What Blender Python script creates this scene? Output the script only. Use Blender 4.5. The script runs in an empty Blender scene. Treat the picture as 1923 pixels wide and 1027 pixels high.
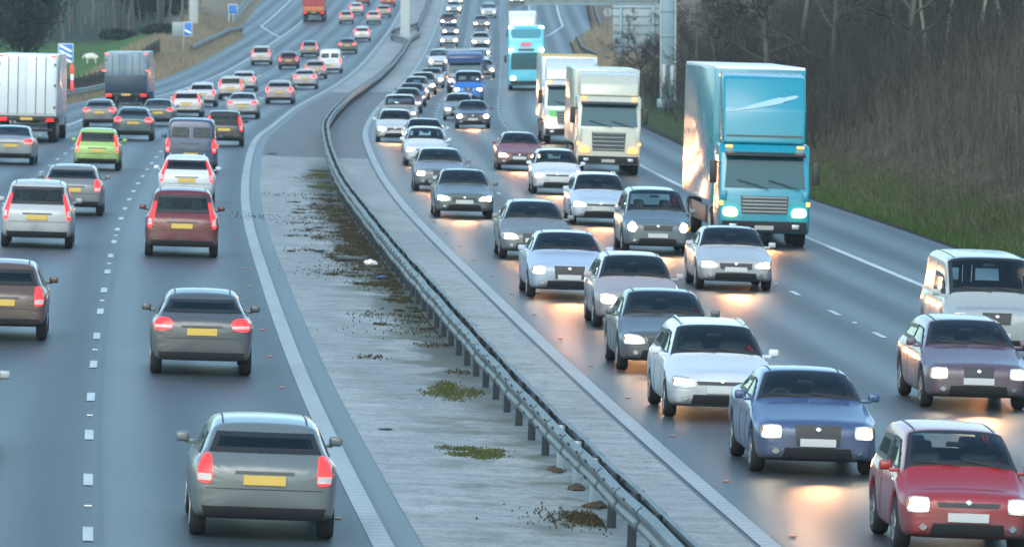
import bpy, bmesh, math, random
import numpy as np
from mathutils import Vector, Matrix
from mathutils.bvhtree import BVHTree
rad = math.radians
rng = np.random.default_rng(7)
random.seed(7)
sc = bpy.context.scene
C = sc.collection

# ------------------------------------------------------------------ camera, world, sun, exposure
CAM_H = 7.0
cam = bpy.data.cameras.new("camera"); cam.sensor_width = 36.0; cam.sensor_fit = 'HORIZONTAL'
cam.lens = 36.0 * 12450.0 / 1923.0
cam.clip_start = 1.0; cam.clip_end = 6000.0
cam.dof.use_dof = True; cam.dof.focus_distance = 112.0; cam.dof.aperture_fstop = 5.6
camo = bpy.data.objects.new("camera", cam); C.objects.link(camo)
camo.location = (0, 0, CAM_H); camo.rotation_euler = (rad(90 - 2.5694), 0, 0)
sc.camera = camo

SUN_EL, SUN_ROT = 38.0, 190.0
w = bpy.data.worlds.new("World"); sc.world = w; w.use_nodes = True
nt = w.node_tree; bg = nt.nodes['Background']
sky = nt.nodes.new('ShaderNodeTexSky'); sky.sky_type = 'NISHITA'; sky.sun_disc = False
sky.sun_elevation = rad(SUN_EL); sky.sun_rotation = rad(SUN_ROT); sky.air_density = 1.0; sky.dust_density = 1.2; sky.ozone_density = 1.6
tint = nt.nodes.new('ShaderNodeMix'); tint.data_type = 'RGBA'; tint.blend_type = 'MULTIPLY'; tint.inputs[0].default_value = 1.; tint.inputs[7].default_value = (.88, 1.0, .93, 1)   # thin high cloud
nt.links.new(sky.outputs[0], tint.inputs[6]); nt.links.new(tint.outputs[2], bg.inputs[0]); bg.inputs[1].default_value = 0.15
sun = bpy.data.lights.new("sun", 'SUN'); sun.energy = 0.5; sun.angle = rad(40); sun.color = (1.0, 0.93, 0.86)
suno = bpy.data.objects.new("sun", sun); C.objects.link(suno)
suno.rotation_euler = (rad(90 - SUN_EL), 0, rad(180 - SUN_ROT))
sc.view_settings.view_transform = 'Standard'; sc.view_settings.look = 'None'
sc.view_settings.exposure = 1.27; sc.view_settings.gamma = 1.0
sc.cycles.use_denoising = True
sc.cycles.max_bounces = 6; sc.cycles.diffuse_bounces = 2; sc.cycles.glossy_bounces = 3
sc.cycles.transmission_bounces = 2; sc.cycles.transparent_max_bounces = 4; sc.cycles.volume_bounces = 0
sc.cycles.caustics_reflective = False; sc.cycles.caustics_refractive = False
sc.cycles.sample_clamp_indirect = 4.0

# ------------------------------------------------------------------ material helpers
def mat(name, base=(.5,.5,.5), rough=.5, metal=0., coat=0., emit=None, es=0., spec=.5):
    m = bpy.data.materials.new(name); m.use_nodes = True
    b = m.node_tree.nodes['Principled BSDF']
    b.inputs['Base Color'].default_value = (*base, 1); b.inputs['Roughness'].default_value = rough
    b.inputs['Metallic'].default_value = metal; b.inputs['Coat Weight'].default_value = coat
    b.inputs['Specular IOR Level'].default_value = spec
    if emit:
        b.inputs['Emission Color'].default_value = (*emit, 1); b.inputs['Emission Strength'].default_value = es
    return m
class NT:
    def __init__(s, m): s.t = m.node_tree; s.b = s.t.nodes['Principled BSDF']
    def n(s, ty, **kw):
        x = s.t.nodes.new(ty)
        for k, v in kw.items(): setattr(x, k, v)
        return x
    def l(s, a, b): s.t.links.new(a, b)
    def val(s, v, x):
        if hasattr(v, 'is_linked') or hasattr(v, 'links'): s.l(v, x)
        else: x.default_value = v
    def math(s, op, a, b=0., c=0.):
        x = s.n('ShaderNodeMath', operation=op); s.val(a, x.inputs[0]); s.val(b, x.inputs[1]); s.val(c, x.inputs[2]); return x.outputs[0]
    def uv(s):
        x = s.n('ShaderNodeUVMap'); x.uv_map = 'road'; q = s.n('ShaderNodeSeparateXYZ'); s.l(x.outputs[0], q.inputs[0]); return x.outputs[0], q.outputs[0], q.outputs[1]
    def obj(s): return s.n('ShaderNodeTexCoord').outputs['Object']
    def scale(s, vec, sx, sy, sz):
        x = s.n('ShaderNodeVectorMath', operation='MULTIPLY'); s.l(vec, x.inputs[0]); x.inputs[1].default_value = (sx, sy, sz); return x.outputs[0]
    def noise(s, vec, sc_, det=3., rough=.55):
        x = s.n('ShaderNodeTexNoise'); s.l(vec, x.inputs['Vector']); x.inputs['Scale'].default_value = sc_; x.inputs['Detail'].default_value = det; x.inputs['Roughness'].default_value = rough; return x.outputs[0]
    def ramp(s, f, a, b, lo=0., hi=1.):
        x = s.n('ShaderNodeMapRange'); s.val(f, x.inputs[0]); x.inputs[1].default_value = a; x.inputs[2].default_value = b; x.inputs[3].default_value = lo; x.inputs[4].default_value = hi; return x.outputs[0]
    def smooth(s, f, a, b, lo=0., hi=1.):
        x = s.n('ShaderNodeMapRange', interpolation_type='SMOOTHSTEP'); s.val(f, x.inputs[0]); x.inputs[1].default_value = a; x.inputs[2].default_value = b; x.inputs[3].default_value = lo; x.inputs[4].default_value = hi; return x.outputs[0]
    def mix(s, f, a, b, mode='MIX'):
        x = s.n('ShaderNodeMix', data_type='RGBA', blend_type=mode); s.val(f, x.inputs[0])
        for v, i in ((a, 6), (b, 7)):
            if hasattr(v, 'links'): s.l(v, x.inputs[i])
            else: x.inputs[i].default_value = (*v, 1)
        return x.outputs[2]
    def base(s, c): s.l(c, s.b.inputs['Base Color'])
    def rough(s, c): s.l(c, s.b.inputs['Roughness'])
    def bump(s, h, st=.3, dist=.02):
        x = s.n('ShaderNodeBump'); x.inputs['Strength'].default_value = st; x.inputs['Distance'].default_value = dist; s.l(h, x.inputs['Height']); s.l(x.outputs[0], s.b.inputs['Normal'])

M = {}
def paint_material():
    m = mat('car_paint', rough=.34, metal=.0, coat=.5); q = NT(m)
    m.node_tree.nodes['Principled BSDF'].inputs['Coat Roughness'].default_value = .12
    oi = q.n('ShaderNodeObjectInfo'); o = q.obj(); z = q.n('ShaderNodeSeparateXYZ'); q.l(o, z.inputs[0])
    n = q.noise(o, 3.0, 4.)
    dirt = q.math('MULTIPLY', q.ramp(z.outputs[2], .85, .2), q.ramp(n, .25, .75, .25, .85))
    dirt = q.math('ADD', dirt, q.ramp(n, .4, .9, .03, .12))
    ge = q.n('ShaderNodeNewGeometry'); q.base(q.mix(ge.outputs['Backfacing'], q.mix(dirt, oi.outputs['Color'], (.11,.105,.10)), (.02,.021,.022)))
    q.rough(q.ramp(dirt, 0, .8, .26, .62)); return m
M['paint'] = paint_material()
M['glass'] = mat('tinted_glass', (.008,.036,.044), .08, 0, 0, spec=.35)
def clear_glass():
    m = bpy.data.materials.new('window_glass'); m.use_nodes = True; t = m.node_tree; t.nodes.clear(); o = t.nodes.new('ShaderNodeOutputMaterial'); mx = t.nodes.new('ShaderNodeMixShader'); tr = t.nodes.new('ShaderNodeBsdfTransparent'); gl = t.nodes.new('ShaderNodeBsdfGlossy'); fr = t.nodes.new('ShaderNodeFresnel')
    tr.inputs[0].default_value = (.74,.86,.86,1); gl.inputs['Roughness'].default_value = .03; gl.inputs[0].default_value = (.85,.95,.95,1); fr.inputs[0].default_value = 1.55
    t.links.new(fr.outputs[0], mx.inputs[0]); t.links.new(tr.outputs[0], mx.inputs[1]); t.links.new(gl.outputs[0], mx.inputs[2]); t.links.new(mx.outputs[0], o.inputs[0]); return m
M['clear'] = clear_glass()
M['amberlens'] = mat('amber_lens', (.55,.24,.05), .2)
M['seat'] = mat('seat_fabric', (.085,.09,.10), .9)
M['lens'] = mat('lamp_housing', (.42,.44,.46), .12, .4)
M['taillens'] = mat('pale_rear_lens', (.55,.50,.48), .2)
M['lorryglass'] = mat('teal_lorry_glass', (.008,.075,.10), .12, spec=.25)
M['black'] = mat('black_plastic', (.018,.019,.021), .5)
M['trim'] = mat('dark_trim', (.03,.031,.034), .35)
M['tyre'] = mat('tyre_rubber', (.02,.02,.022), .8)
M['rim'] = mat('alloy_rim', (.42,.43,.45), .35, .7)
M['chrome'] = mat('chrome', (.6,.62,.65), .15, 1.)
M['plate_y'] = mat('yellow_number_plate', (.58,.38,.07), .5)
M['plate_w'] = mat('white_number_plate', (.52,.53,.52), .5)
M['head'] = mat('headlight_warm', (.9,.9,.9), .1, emit=(1,.64,.30), es=26.)
M['headw'] = mat('headlight_white', (.9,.9,.9), .1, emit=(1,.78,.50), es=22.)
M['lampw'] = mat('headlight_amber_white', (.8,.7,.55), .3, emit=(1,.62,.30), es=5.)
M['headdim'] = mat('headlight_dim', (.75,.78,.8), .1, emit=(1,.9,.7), es=1.2)
M['tail'] = mat('tail_light_red', (.38,.008,.010), .25, emit=(1,.022,.022), es=1.7)
M['taildim'] = mat('tail_light_dim', (.35,.012,.012), .25, emit=(1,.03,.03), es=.5)
for k_ in ('tail', 'taildim'):   # the lamp shines outwards only, its back is the opaque lamp carrier
    q_ = NT(M[k_]); g_ = q_.n('ShaderNodeNewGeometry'); q_.l(q_.math('MULTIPLY', q_.math('SUBTRACT', 1., g_.outputs['Backfacing']), q_.b.inputs['Emission Strength'].default_value), q_.b.inputs['Emission Strength']); q_.base(q_.mix(g_.outputs['Backfacing'], q_.b.inputs['Base Color'].default_value[:3], (.02,.02,.02)))
M['amber'] = mat('amber_lamp', (.8,.3,.05), .3, emit=(1,.36,.08), es=1.3)
M['redmark'] = mat('red_marker_lamp', (.6,.03,.03), .3, emit=(1,.09,.07), es=1.6)
M['steel'] = mat('painted_steel_grey', (.30,.33,.35), .5, .2)
M['concpost'] = mat('pale_post_paint', (.42,.45,.46), .6)
M['white'] = mat('white_sign_paint', (.78,.79,.8), .5)
M['blue'] = mat('blue_sign_face', (.015,.17,.55), .45)
M['redface'] = mat('glowing_red_reflector', (.62,.03,.03), .4, emit=(1,.1,.06), es=.25)  # reflector plate, no lamp: a faint glow is added to its red
M['greysheet'] = mat('grey_sign_back', (.24,.29,.31), .5, .3)
M['teal'] = mat('teal_grey_steel', (.17,.26,.30), .45, .3)
M['wool'] = mat('sheep_wool', (.62,.60,.54), .95)
M['dark'] = mat('dark_debris', (.03,.032,.036), .8)
def galv():
    m = mat('galvanised_steel', (.3,.33,.35), .46, .35); q = NT(m); o = q.obj()
    n = q.noise(q.scale(o, 1, .15, 1), 6., 4.); n2 = q.noise(o, 40., 2.)
    c = q.mix(q.ramp(n, .3, .7), (.15,.178,.188), (.075,.092,.10)); q.base(q.mix(q.ramp(n2, .62, .75), c, (.10,.09,.08))); return m
M['galv'] = galv()
M['galvdark'] = mat('weathered_steel_post', (.035,.042,.05), .6, .2)
M['galvnew'] = mat('new_steel_post', (.34,.42,.46), .4, .4)
def asphalt(name, c0, c1, off):
    m = mat(name, rough=.5); q = NT(m); uv, d, s = q.uv()
    fine = q.noise(q.scale(uv, 1, 1, 1), 14., 4., .7); grit = q.noise(uv, 38., 3., .7)
    along = q.noise(q.scale(uv, 1.1, .012, 1), 1., 4.); patch = q.noise(q.scale(uv, .25, .03, 1), 1., 2.)
    # worn wheel tracks, two per 3.65 m lane
    ph = q.math('MULTIPLY', q.math('SUBTRACT', d, off), 2*math.pi/1.825)
    tr = q.ramp(q.math('COSINE', ph), -1, 1, 0., 1.)
    f = q.math('ADD', q.math('MULTIPLY', along, .62), q.math('MULTIPLY', tr, .13)); f = q.math('ADD', f, q.math('MULTIPLY', q.math('SUBTRACT', fine, .5), .5))
    c = q.mix(q.ramp(f, .2, .8), c0, c1); c = q.mix(q.ramp(patch, .42, .6, 0, .45), c, tuple(x*.68 for x in c0))
    c = q.mix(q.ramp(grit, .52, .72, 0., .5), c, (.15,.165,.175)); c = q.mix(q.ramp(grit, .46, .30, 0., .5), c, (.018,.022,.026))
    # oil line along lane middles, longitudinal joints, odd repairs
    lane = q.math('FRACT', q.math('DIVIDE', q.math('SUBTRACT', d, off-.45-1.825), 3.65)); oil = q.ramp(q.math('ABSOLUTE', q.math('SUBTRACT', lane, .5)), .13, .02, 0, .30); c = q.mix(q.math('MULTIPLY', oil, q.ramp(along, .3, .65)), c, (.02,.024,.028))
    jn = q.ramp(q.math('ABSOLUTE', q.math('SUBTRACT', lane, .045)), .014, .008, 0, .6); c = q.mix(jn, c, (.014,.017,.02))
    st = q.noise(q.scale(uv, .5, .11, 1), 1., 2.); c = q.mix(q.ramp(st, .66, .69, 0, .30), c, (.022,.026,.03)); q.base(c)
    q.rough(q.ramp(q.math('ADD', tr, along), .3, 1.5, .52, .40)); q.b.inputs['Specular IOR Level'].default_value = .42; q.bump(grit, .6, .014); return m
M['asphalt_l'] = asphalt('asphalt_wet_grey', (.033,.047,.055), (.066,.088,.098), -1.825+.45)
M['asphalt_r'] = asphalt('asphalt_wet_dark', (.028,.034,.038), (.056,.066,.071), 5.0+1.825+.45)
def concrete():
    m = mat('reserve_surface', rough=.75); q = NT(m); uv, d, s = q.uv()
    n1 = q.noise(q.scale(uv, .7, 1.0, 1), 1.2, 7., .72); n2 = q.noise(q.scale(uv, 1., 1.3, 1), 3.4, 6., .75); n3 = q.noise(q.scale(uv, .35, .05, 1), 1., 3.); grit = q.noise(uv, 22., 3., .75)
    c = q.mix(q.ramp(n1, .38, .62), (.27,.295,.285), (.44,.465,.445)); c = q.mix(q.ramp(n2, .52, .66, 0, .85), c, (.105,.115,.11)); n4 = q.noise(uv, 11., 3., .8); c = q.mix(q.ramp(n4, .54, .70, 0, .7), c, (.075,.085,.085)); c = q.mix(q.ramp(n4, .44, .34, 0, .5), c, (.46,.50,.49)); c = q.mix(q.ramp(n3, .4, .65, 0, .5), c, (.17,.195,.195))
    c = q.mix(q.ramp(grit, .52, .7, 0, .55), c, (.05,.055,.055))
    # older dark surfacing between two transverse joints, pale again beyond
    mid = q.math('MULTIPLY', q.math('GREATER_THAN', s, 269.), q.math('LESS_THAN', s, 462.))
    c = q.mix(q.math('MULTIPLY', mid, .8), c, q.mix(q.ramp(n2, .35, .65), (.085,.097,.105), (.14,.155,.165)))
    # silt, moss and dead weeds gathering on the left of the barrier
    nz = q.noise(q.scale(uv, .55, .30, 1), 1.3, 5., .66)
    near = q.math('MULTIPLY', q.smooth(d, 1.25, 3.0), q.math('LESS_THAN', d, 3.5))
    zone = q.math('MULTIPLY', q.smooth(s, 95., 135.), q.smooth(s, 268., 245.))
    heavy = q.math('MULTIPLY', q.smooth(s, 138., 165.), q.smooth(s, 240., 200.))
    a = q.math('ADD', q.math('MULTIPLY', nz, 1.), q.math('ADD', q.math('MULTIPLY', near, .32), q.math('MULTIPLY', heavy, q.math('MULTIPLY', near, .13))))
    a = q.math('MULTIPLY', q.smooth(a, .62, .75), q.math('MULTIPLY', zone, near))
    gr = q.noise(uv, .7, 2.)
    c = q.mix(q.math('MINIMUM', a, .92), c, q.mix(q.smooth(gr, .48, .62), (.034,.031,.028), (.05,.065,.022)))
    # thin greenish wash
    b = q.math('MULTIPLY', q.math('MULTIPLY', q.smooth(d, .2, 2.6), q.math('LESS_THAN', d, 3.6)), q.smooth(nz, .46, .62, 0, .8)); b = q.math('MULTIPLY', b, q.smooth(s, 230., 160.))
    c = q.mix(b, c, (.11,.118,.075))
    q.base(c); q.bump(q.math('ADD', grit, n2), .4, .015); return m
M['concrete'] = concrete()
def linemat(name, rib):
    m = mat(name, rough=.55); q = NT(m); uv, d, s = q.uv(); n = q.noise(uv, 8., 4., .7); n2 = q.noise(q.scale(uv, 3, .25, 1), 1., 3.)
    c = q.mix(q.ramp(n, .50, .75, 0, .55), (.55,.60,.60), (.16,.18,.185)); c = q.mix(q.ramp(n2, .4, .7, 0, .35), c, (.25,.27,.28))
    if rib:
        f = q.math('FRACT', q.math('MULTIPLY', s, 2.0)); c = q.mix(q.math('MULTIPLY', q.math('LESS_THAN', f, .22), .55), c, (.16,.18,.19))
        c = q.mix(.5, c, (.17,.19,.195))
    q.base(c); return m
M['line'] = linemat('road_paint_white', False); M['ribline'] = linemat('ribbed_edge_paint', True)
def ground(name, kind):
    m = mat(name, rough=.95, spec=.2); q = NT(m); uv, e, s = q.uv()
    n = q.noise(uv, .5, 5., .65); n2 = q.noise(uv, 5., 4., .7); n3 = q.noise(uv, .06, 3.)
    if kind == 'right':
        g = q.mix(q.ramp(n2, .3, .7), (.030,.046,.014), (.062,.085,.024)); br = q.mix(q.ramp(n2, .3, .7), (.06,.052,.036), (.125,.105,.075)); li = q.mix(q.ramp(n2, .3, .7), (.028,.024,.021), (.06,.052,.044))
        c = q.mix(q.smooth(q.math('ADD', e, q.math('MULTIPLY', n, 5.)), 4.4, 6.6), g, br); c = q.mix(q.smooth(q.math('ADD', e, q.math('MULTIPLY', n, 4.)), 7.5, 10.), c, li)
        c = q.mix(q.smooth(s, 430., 520.), c, q.mix(q.ramp(n2, .3, .7), (.14,.105,.07), (.24,.19,.13)))
        c = q.mix(q.smooth(e, .8, .2), c, (.035,.032,.028))
    else:
        br = q.mix(q.ramp(n2, .3, .7), (.18,.15,.10), (.32,.27,.19)); br = q.mix(q.ramp(n, .55, .75), br, (.09,.10,.045)); fld = q.mix(q.ramp(n2, .3, .7), (.055,.12,.028), (.085,.165,.04)); wd = q.mix(q.ramp(n, .3, .7), (.035,.038,.03), (.05,.085,.05))
        c = q.mix(q.smooth(q.math('ADD', e, q.math('MULTIPLY', n, 1.5)), 5.4, 6.4), br, fld)
        c = q.mix(q.smooth(q.math('ADD', s, q.math('MULTIPLY', n, 30.)), 655., 690.), c, q.mix(q.smooth(e, 6., 9.), br, wd))
    q.base(c); q.bump(n2, .6, .1); return m
M['ground_r'] = ground('embankment_soil_and_grass', 'right'); M['ground_l'] = ground('verge_and_meadow', 'left')
def attrmat(name, rough=.9, a=(.05,.05,.04), b=(.1,.09,.07)):
    m = mat(name, rough=rough, spec=.25); q = NT(m); x = q.n('ShaderNodeAttribute'); x.attribute_name = 'tone'; q.base(q.mix(x.outputs['Fac'], a, b)); return m
M['thicket'] = attrmat('bare_stems', .85, (.034,.031,.028), (.175,.150,.115))
M['thicketd'] = attrmat('dark_stems', .85, (.020,.022,.021), (.085,.082,.068))
M['bark'] = attrmat('grey_bark', .9, (.05,.05,.046), (.14,.135,.118))
M['twig'] = attrmat('twig_bark', .9, (.045,.042,.042), (.13,.118,.105))
M['birch'] = attrmat('birch_bark', .8, (.20,.18,.13), (.42,.38,.29))
M['leafd'] = attrmat('dark_leaf', .8, (.012,.018,.014), (.04,.05,.035))
M['grass'] = attrmat('grass_blades', .9, (.026,.055,.014), (.085,.135,.036))
M['drygrass'] = attrmat('dry_grass', .9, (.06,.054,.038), (.155,.13,.09))
M['moss'] = attrmat('moss', .95, (.040,.052,.018), (.12,.135,.05))
M['straw'] = attrmat('straw_grass', .9, (.15,.125,.085), (.36,.30,.205))
M['weed'] = attrmat('dead_weeds', .9, (.020,.017,.015), (.085,.075,.038))

# ------------------------------------------------------------------ mesh helpers
def mesh_np(name, V, F, mats=(), tone=None, smooth=False, uv=None, midx=None):
    V = np.asarray(V, np.float32).reshape(-1, 3); F = np.asarray(F, np.int32)
    me = bpy.data.meshes.new(name); me.vertices.add(len(V)); me.vertices.foreach_set('co', V.ravel())
    n, k = F.shape; me.loops.add(n*k); me.loops.foreach_set('vertex_index', F.ravel()); me.polygons.add(n)
    me.polygons.foreach_set('loop_start', np.arange(n, dtype=np.int32)*k)
    if midx is not None: me.polygons.foreach_set('material_index', np.asarray(midx, np.int32))
    if smooth: me.polygons.foreach_set('use_smooth', np.ones(n, bool))
    if uv is not None:
        l = me.uv_layers.new(name='road'); l.data.foreach_set('uv', np.asarray(uv, np.float32)[F.ravel()].ravel())
    if tone is not None:
        a = me.attributes.new('tone', 'FLOAT', 'POINT'); a.data.foreach_set('value', np.asarray(tone, np.float32))
    for m in mats: me.materials.append(m)
    me.update(calc_edges=True); me.validate(); return me
def link(name, me, parent=None, mw=None):
    o = bpy.data.objects.new(name, me); C.objects.link(o)
    if parent is not None: o.parent = parent
    if mw is not None: o.matrix_local = mw
    return o
def tag(o, label=None, cat=None, group=None, kind=None):
    if label: o['label'] = label
    if cat: o['category'] = cat
    if group: o['group'] = group
    if kind: o['kind'] = kind
    return o
class MB:
    """collects solids in one bmesh, bevelled boxes, prisms, tubes, discs"""
    def __init__(s): s.bm = bmesh.new()
    def box(s, c, size, bev=.0, seg=2, rot=None):
        b = bmesh.new(); bmesh.ops.create_cube(b, size=1.); bmesh.ops.scale(b, vec=size, verts=b.verts)
        if bev: bmesh.ops.bevel(b, geom=b.edges[:], offset=bev, segments=seg, profile=.5, affect='EDGES')
        return s._add(b, c, rot)
    def _add(s, b, c, rot=None):
        mt = Matrix.Translation(Vector(c)) @ (rot.to_4x4() if rot is not None else Matrix.Identity(4)); b.transform(mt)
        me = bpy.data.meshes.new('t'); b.to_mesh(me); b.free(); s.bm.from_mesh(me); bpy.data.meshes.remove(me); return s
    def prism(s, prof, x0, x1, bev=.0, seg=2, axis='x'):
        b = bmesh.new()
        f = (lambda a, p: (a, p[0], p[1])) if axis == 'x' else ((lambda a, p: (p[0], a, p[1])) if axis == 'y' else (lambda a, p: (p[0], p[1], a)))
        A = [b.verts.new(f(x0, p)) for p in prof]; B = [b.verts.new(f(x1, p)) for p in prof]
        b.faces.new(A); b.faces.new(B[::-1])
        for i in range(len(prof)): b.faces.new((A[i], B[i], B[(i+1) % len(prof)], A[(i+1) % len(prof)]))
        bmesh.ops.recalc_face_normals(b, faces=b.faces[:])
        if bev: bmesh.ops.bevel(b, geom=b.edges[:], offset=bev, segments=seg, profile=.5, affect='EDGES')
        return s._add(b, (0, 0, 0))
    def tube(s, pts, r, sides=10, caps=True):
        pts = [Vector(p) for p in pts]; rs = r if isinstance(r, (list, tuple)) else [r]*len(pts); rings = []
        for i, p in enumerate(pts):
            t = (pts[min(i+1, len(pts)-1)] - pts[max(i-1, 0)]).normalized(); a = Vector((0, 0, 1)) if abs(t.z) < .9 else Vector((0, 1, 0))
            u = t.cross(a).normalized(); v = t.cross(u)
            rings.append([s.bm.verts.new(p + (u*math.cos(2*math.pi*k/sides) + v*math.sin(2*math.pi*k/sides))*rs[i]) for k in range(sides)])
        for A, B in zip(rings, rings[1:]):
            for k in range(sides): s.bm.faces.new((A[k], A[(k+1) % sides], B[(k+1) % sides], B[k]))
        if caps: s.bm.faces.new(rings[0][::-1]); s.bm.faces.new(rings[-1])
        return s
    def lathe_x(s, prof, cx, sides=20):   # prof = (x, radius)
        rings = [[s.bm.verts.new((cx + x, r*math.cos(2*math.pi*k/sides), r*math.sin(2*math.pi*k/sides))) for k in range(sides)] for x, r in prof]
        for A, B in zip(rings, rings[1:]):
            for k in range(sides): s.bm.faces.new((A[k], A[(k+1) % sides], B[(k+1) % sides], B[k]))
        s.bm.faces.new(rings[0][::-1]); s.bm.faces.new(rings[-1]); return s
    def mesh(s, name, m, smooth=40):
        me = bpy.data.meshes.new(name); bmesh.ops.recalc_face_normals(s.bm, faces=s.bm.faces[:]); s.bm.to_mesh(me); s.bm.free()
        me.materials.append(m)
        if smooth:
            me.polygons.foreach_set('use_smooth', np.ones(len(me.polygons), bool)); me.set_sharp_from_angle(angle=rad(smooth))
        return me

# ------------------------------------------------------------------ the road's own geometry (surveyed: station along, offset across)
KN = np.array([70,110,150,200,250,300,350,400,460,530,600,680,770,900,1500.])
XR = np.array([-0.8373,-3.3436,-5.5448,-8.017,-9.9907,-11.5878,-12.6684,-13.146,-13.1755,-13.2529,-13.3031,-13.4304,-13.684,-13.7297,-1.9054])
ZR = np.array([-0.0316,-0.0156,0.0231,-0.0843,-0.2547,-0.4239,-0.9359,-1.0188,-1.1291,-1.1469,-0.712,0.2597,1.5082,4.8024,19.111])
CS = np.array([-0.0484,-0.0305,-0.0314,-0.0266,-0.0301,-0.0195,-0.0007,-0.0055,0.01,0.0116,0.0056,0.0021,0.0031,0.0026,0.0026])
RW = 5.015
def _M(v):
    n = len(KN); h = np.diff(KN); A = np.zeros((n, n)); b = np.zeros(n); A[0,0] = A[-1,-1] = 1
    for i in range(1, n-1):
        A[i,i-1] = h[i-1]; A[i,i] = 2*(h[i-1]+h[i]); A[i,i+1] = h[i]; b[i] = 6*((v[i+1]-v[i])/h[i] - (v[i]-v[i-1])/h[i-1])
    return np.linalg.solve(A, b)
_MM = [_M(v) for v in (XR, ZR, CS)]
def _sp(v, Mv, t):
    t = np.asarray(t, float); tc = np.clip(t, KN[0], KN[-1]); i = np.clip(np.searchsorted(KN, tc)-1, 0, len(KN)-2); hh = KN[i+1]-KN[i]; a = (KN[i+1]-tc)/hh; c = (tc-KN[i])/hh
    r = a*v[i] + c*v[i+1] + ((a**3-a)*Mv[i] + (c**3-c)*Mv[i+1])*hh**2/6
    dv = (v[i+1]-v[i])/hh + (-(3*a*a-1)*Mv[i] + (3*c*c-1)*Mv[i+1])*hh/6
    return r, dv, t - tc
def xr(t): r, d, e = _sp(XR, _MM[0], t); return r + d*e
def zr(t): r, d, e = _sp(ZR, _MM[1], t); return r + d*e
def cs(t): return _sp(CS, _MM[2], t)[0]
def rp(s, d, lift=0.):
    s = np.asarray(s, float); d = np.asarray(d, float)
    return np.stack(np.broadcast_arrays(xr(s)+d, s, zr(s)+cs(s)*np.clip(d, -16, 22)+lift), -1)
def dL(s): return np.interp(s, [0, 380, 520, 700, 740, 850, 1000, 1400], [-14.2, -14.0, -14.7, -14.7, -16.8, -18.6, -20, -22])
def dR(s): return np.interp(s, [0, 230, 620, 672, 700, 735, 850, 1400], [19.5, 19.6, 19.1, 19.2, 20.6, 22.4, 23.2, 24.])
def sst(a, b, x): t = np.clip((np.asarray(x, float)-a)/(b-a), 0, 1); return t*t*(3-2*t)
def left_h(s, e):
    bank = (.10 + 1.5*sst(500, 600, s))*sst(0, 5.5, e)*(1 - .75*sst(7, 13, e))
    base = np.where(e > 0, 0., 0.)
    hill = 34*sst(690, 1250, s)*sst(6, 60, e) + 10*sst(640, 760, s)*sst(40, 130, e) - .35*sst(1, 9, e)*(1-sst(560, 700, s))
    return bank + base + hill
def right_h(s, e):
    a = 1 - .8*sst(430, 560, s)*(1-sst(820, 1000, s))
    up = np.where(e > .9, .40*(e-.9), 0.); up = np.minimum(up, 4.6 + .22*np.maximum(e-12.4, 0)); up = np.minimum(up, 16)
    return a*up + 20*sst(760, 1200, s)*sst(4, 50, e)
def terr(s, d):
    s = np.asarray(s, float); d = np.asarray(d, float); p = rp(s, d); el = dL(s)-d; er = d-dR(s)
    p[..., 2] += np.where(el > 0, left_h(s, np.maximum(el, 0)), 0) + np.where(er > 0, right_h(s, np.maximum(er, 0)), 0)
    return p
def strip(name, d0, d1, ss, nd, lift, m, kind='structure'):
    ss = np.asarray(ss, float); a = d0(ss) if callable(d0) else np.full(len(ss), d0); b = d1(ss) if callable(d1) else np.full(len(ss), d1)
    t = np.linspace(0, 1, nd+1); D = a[:,None]*(1-t) + b[:,None]*t; S = np.repeat(ss[:,None], nd+1, 1)
    V = rp(S, D, lift).reshape(-1, 3); uv = np.stack([D, S], -1).reshape(-1, 2); i = np.arange((len(ss)-1)*(nd+1)).reshape(len(ss)-1, nd+1)[:, :-1].ravel()
    F = np.stack([i, i+1, i+nd+2, i+nd+1], 1)
    o = link(name, mesh_np(name, V, F, [m], smooth=True, uv=uv)); tag(o, kind=kind); return o
SS = np.concatenate([np.arange(-60, 70, 10), np.arange(70, 500, 2.5), np.arange(500, 1321, 6)])
# ground: one sheet, joined from left verge, bed under the road, right embankment
def ground_sheet():
    eg = np.concatenate([[0, .3, .6, .9, 1.4], np.arange(2, 16, 1.), np.arange(16, 40, 3), [45, 55, 70, 90, 120, 160, 220, 300, 420, 600]])
    sg = np.concatenate([np.arange(-300, 70, 25), np.arange(70, 520, 4), np.arange(520, 1000, 8), np.arange(1000, 2600, 60)])
    cols = []; tags = []
    for e in eg[::-1]: cols.append(('L', e))
    for t in (.15, .5, .85): cols.append(('M', t))
    for e in eg: cols.append(('R', e))
    V = []; U = []
    for k, v in cols:
        if k == 'L': d = dL(sg)-v; p = terr(sg, d); p[:,2] += -.02 if v > .1 else -.02; U.append(np.stack([np.full(len(sg), v), sg], 1))
        elif k == 'R': d = dR(sg)+v; p = terr(sg, d); p[:,2] -= .02; U.append(np.stack([np.full(len(sg), v), sg], 1))
        else: d = dL(sg)*(1-v)+dR(sg)*v; p = rp(sg, d, -.35); U.append(np.stack([np.full(len(sg), -1.), sg], 1))
        if k != 'M':
            rr = rng.normal(0, 1, len(sg)); p[:,2] += .05*rr*min(1, v/3.)
        V.append(p)
    V = np.stack(V, 1); U = np.stack(U, 1); ns, nc = V.shape[:2]
    i = (np.arange(ns-1)[:,None]*nc + np.arange(nc-1)[None]).ravel(); F = np.stack([i, i+1, i+nc+1, i+nc], 1); ci = np.tile(np.arange(nc-1), ns-1)
    tag(link('ground', mesh_np('ground', V.reshape(-1, 3), F, [M['ground_l'], M['ground_r']], smooth=True, uv=U.reshape(-1, 2), midx=(ci >= len(eg)).astype(int))), kind='structure')
ground_sheet()
strip('carriageway', dL, .62, SS, 8, 0., M['asphalt_l'])
strip('carriageway', RW-.3, dR, SS, 8, 0., M['asphalt_r'])
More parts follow.
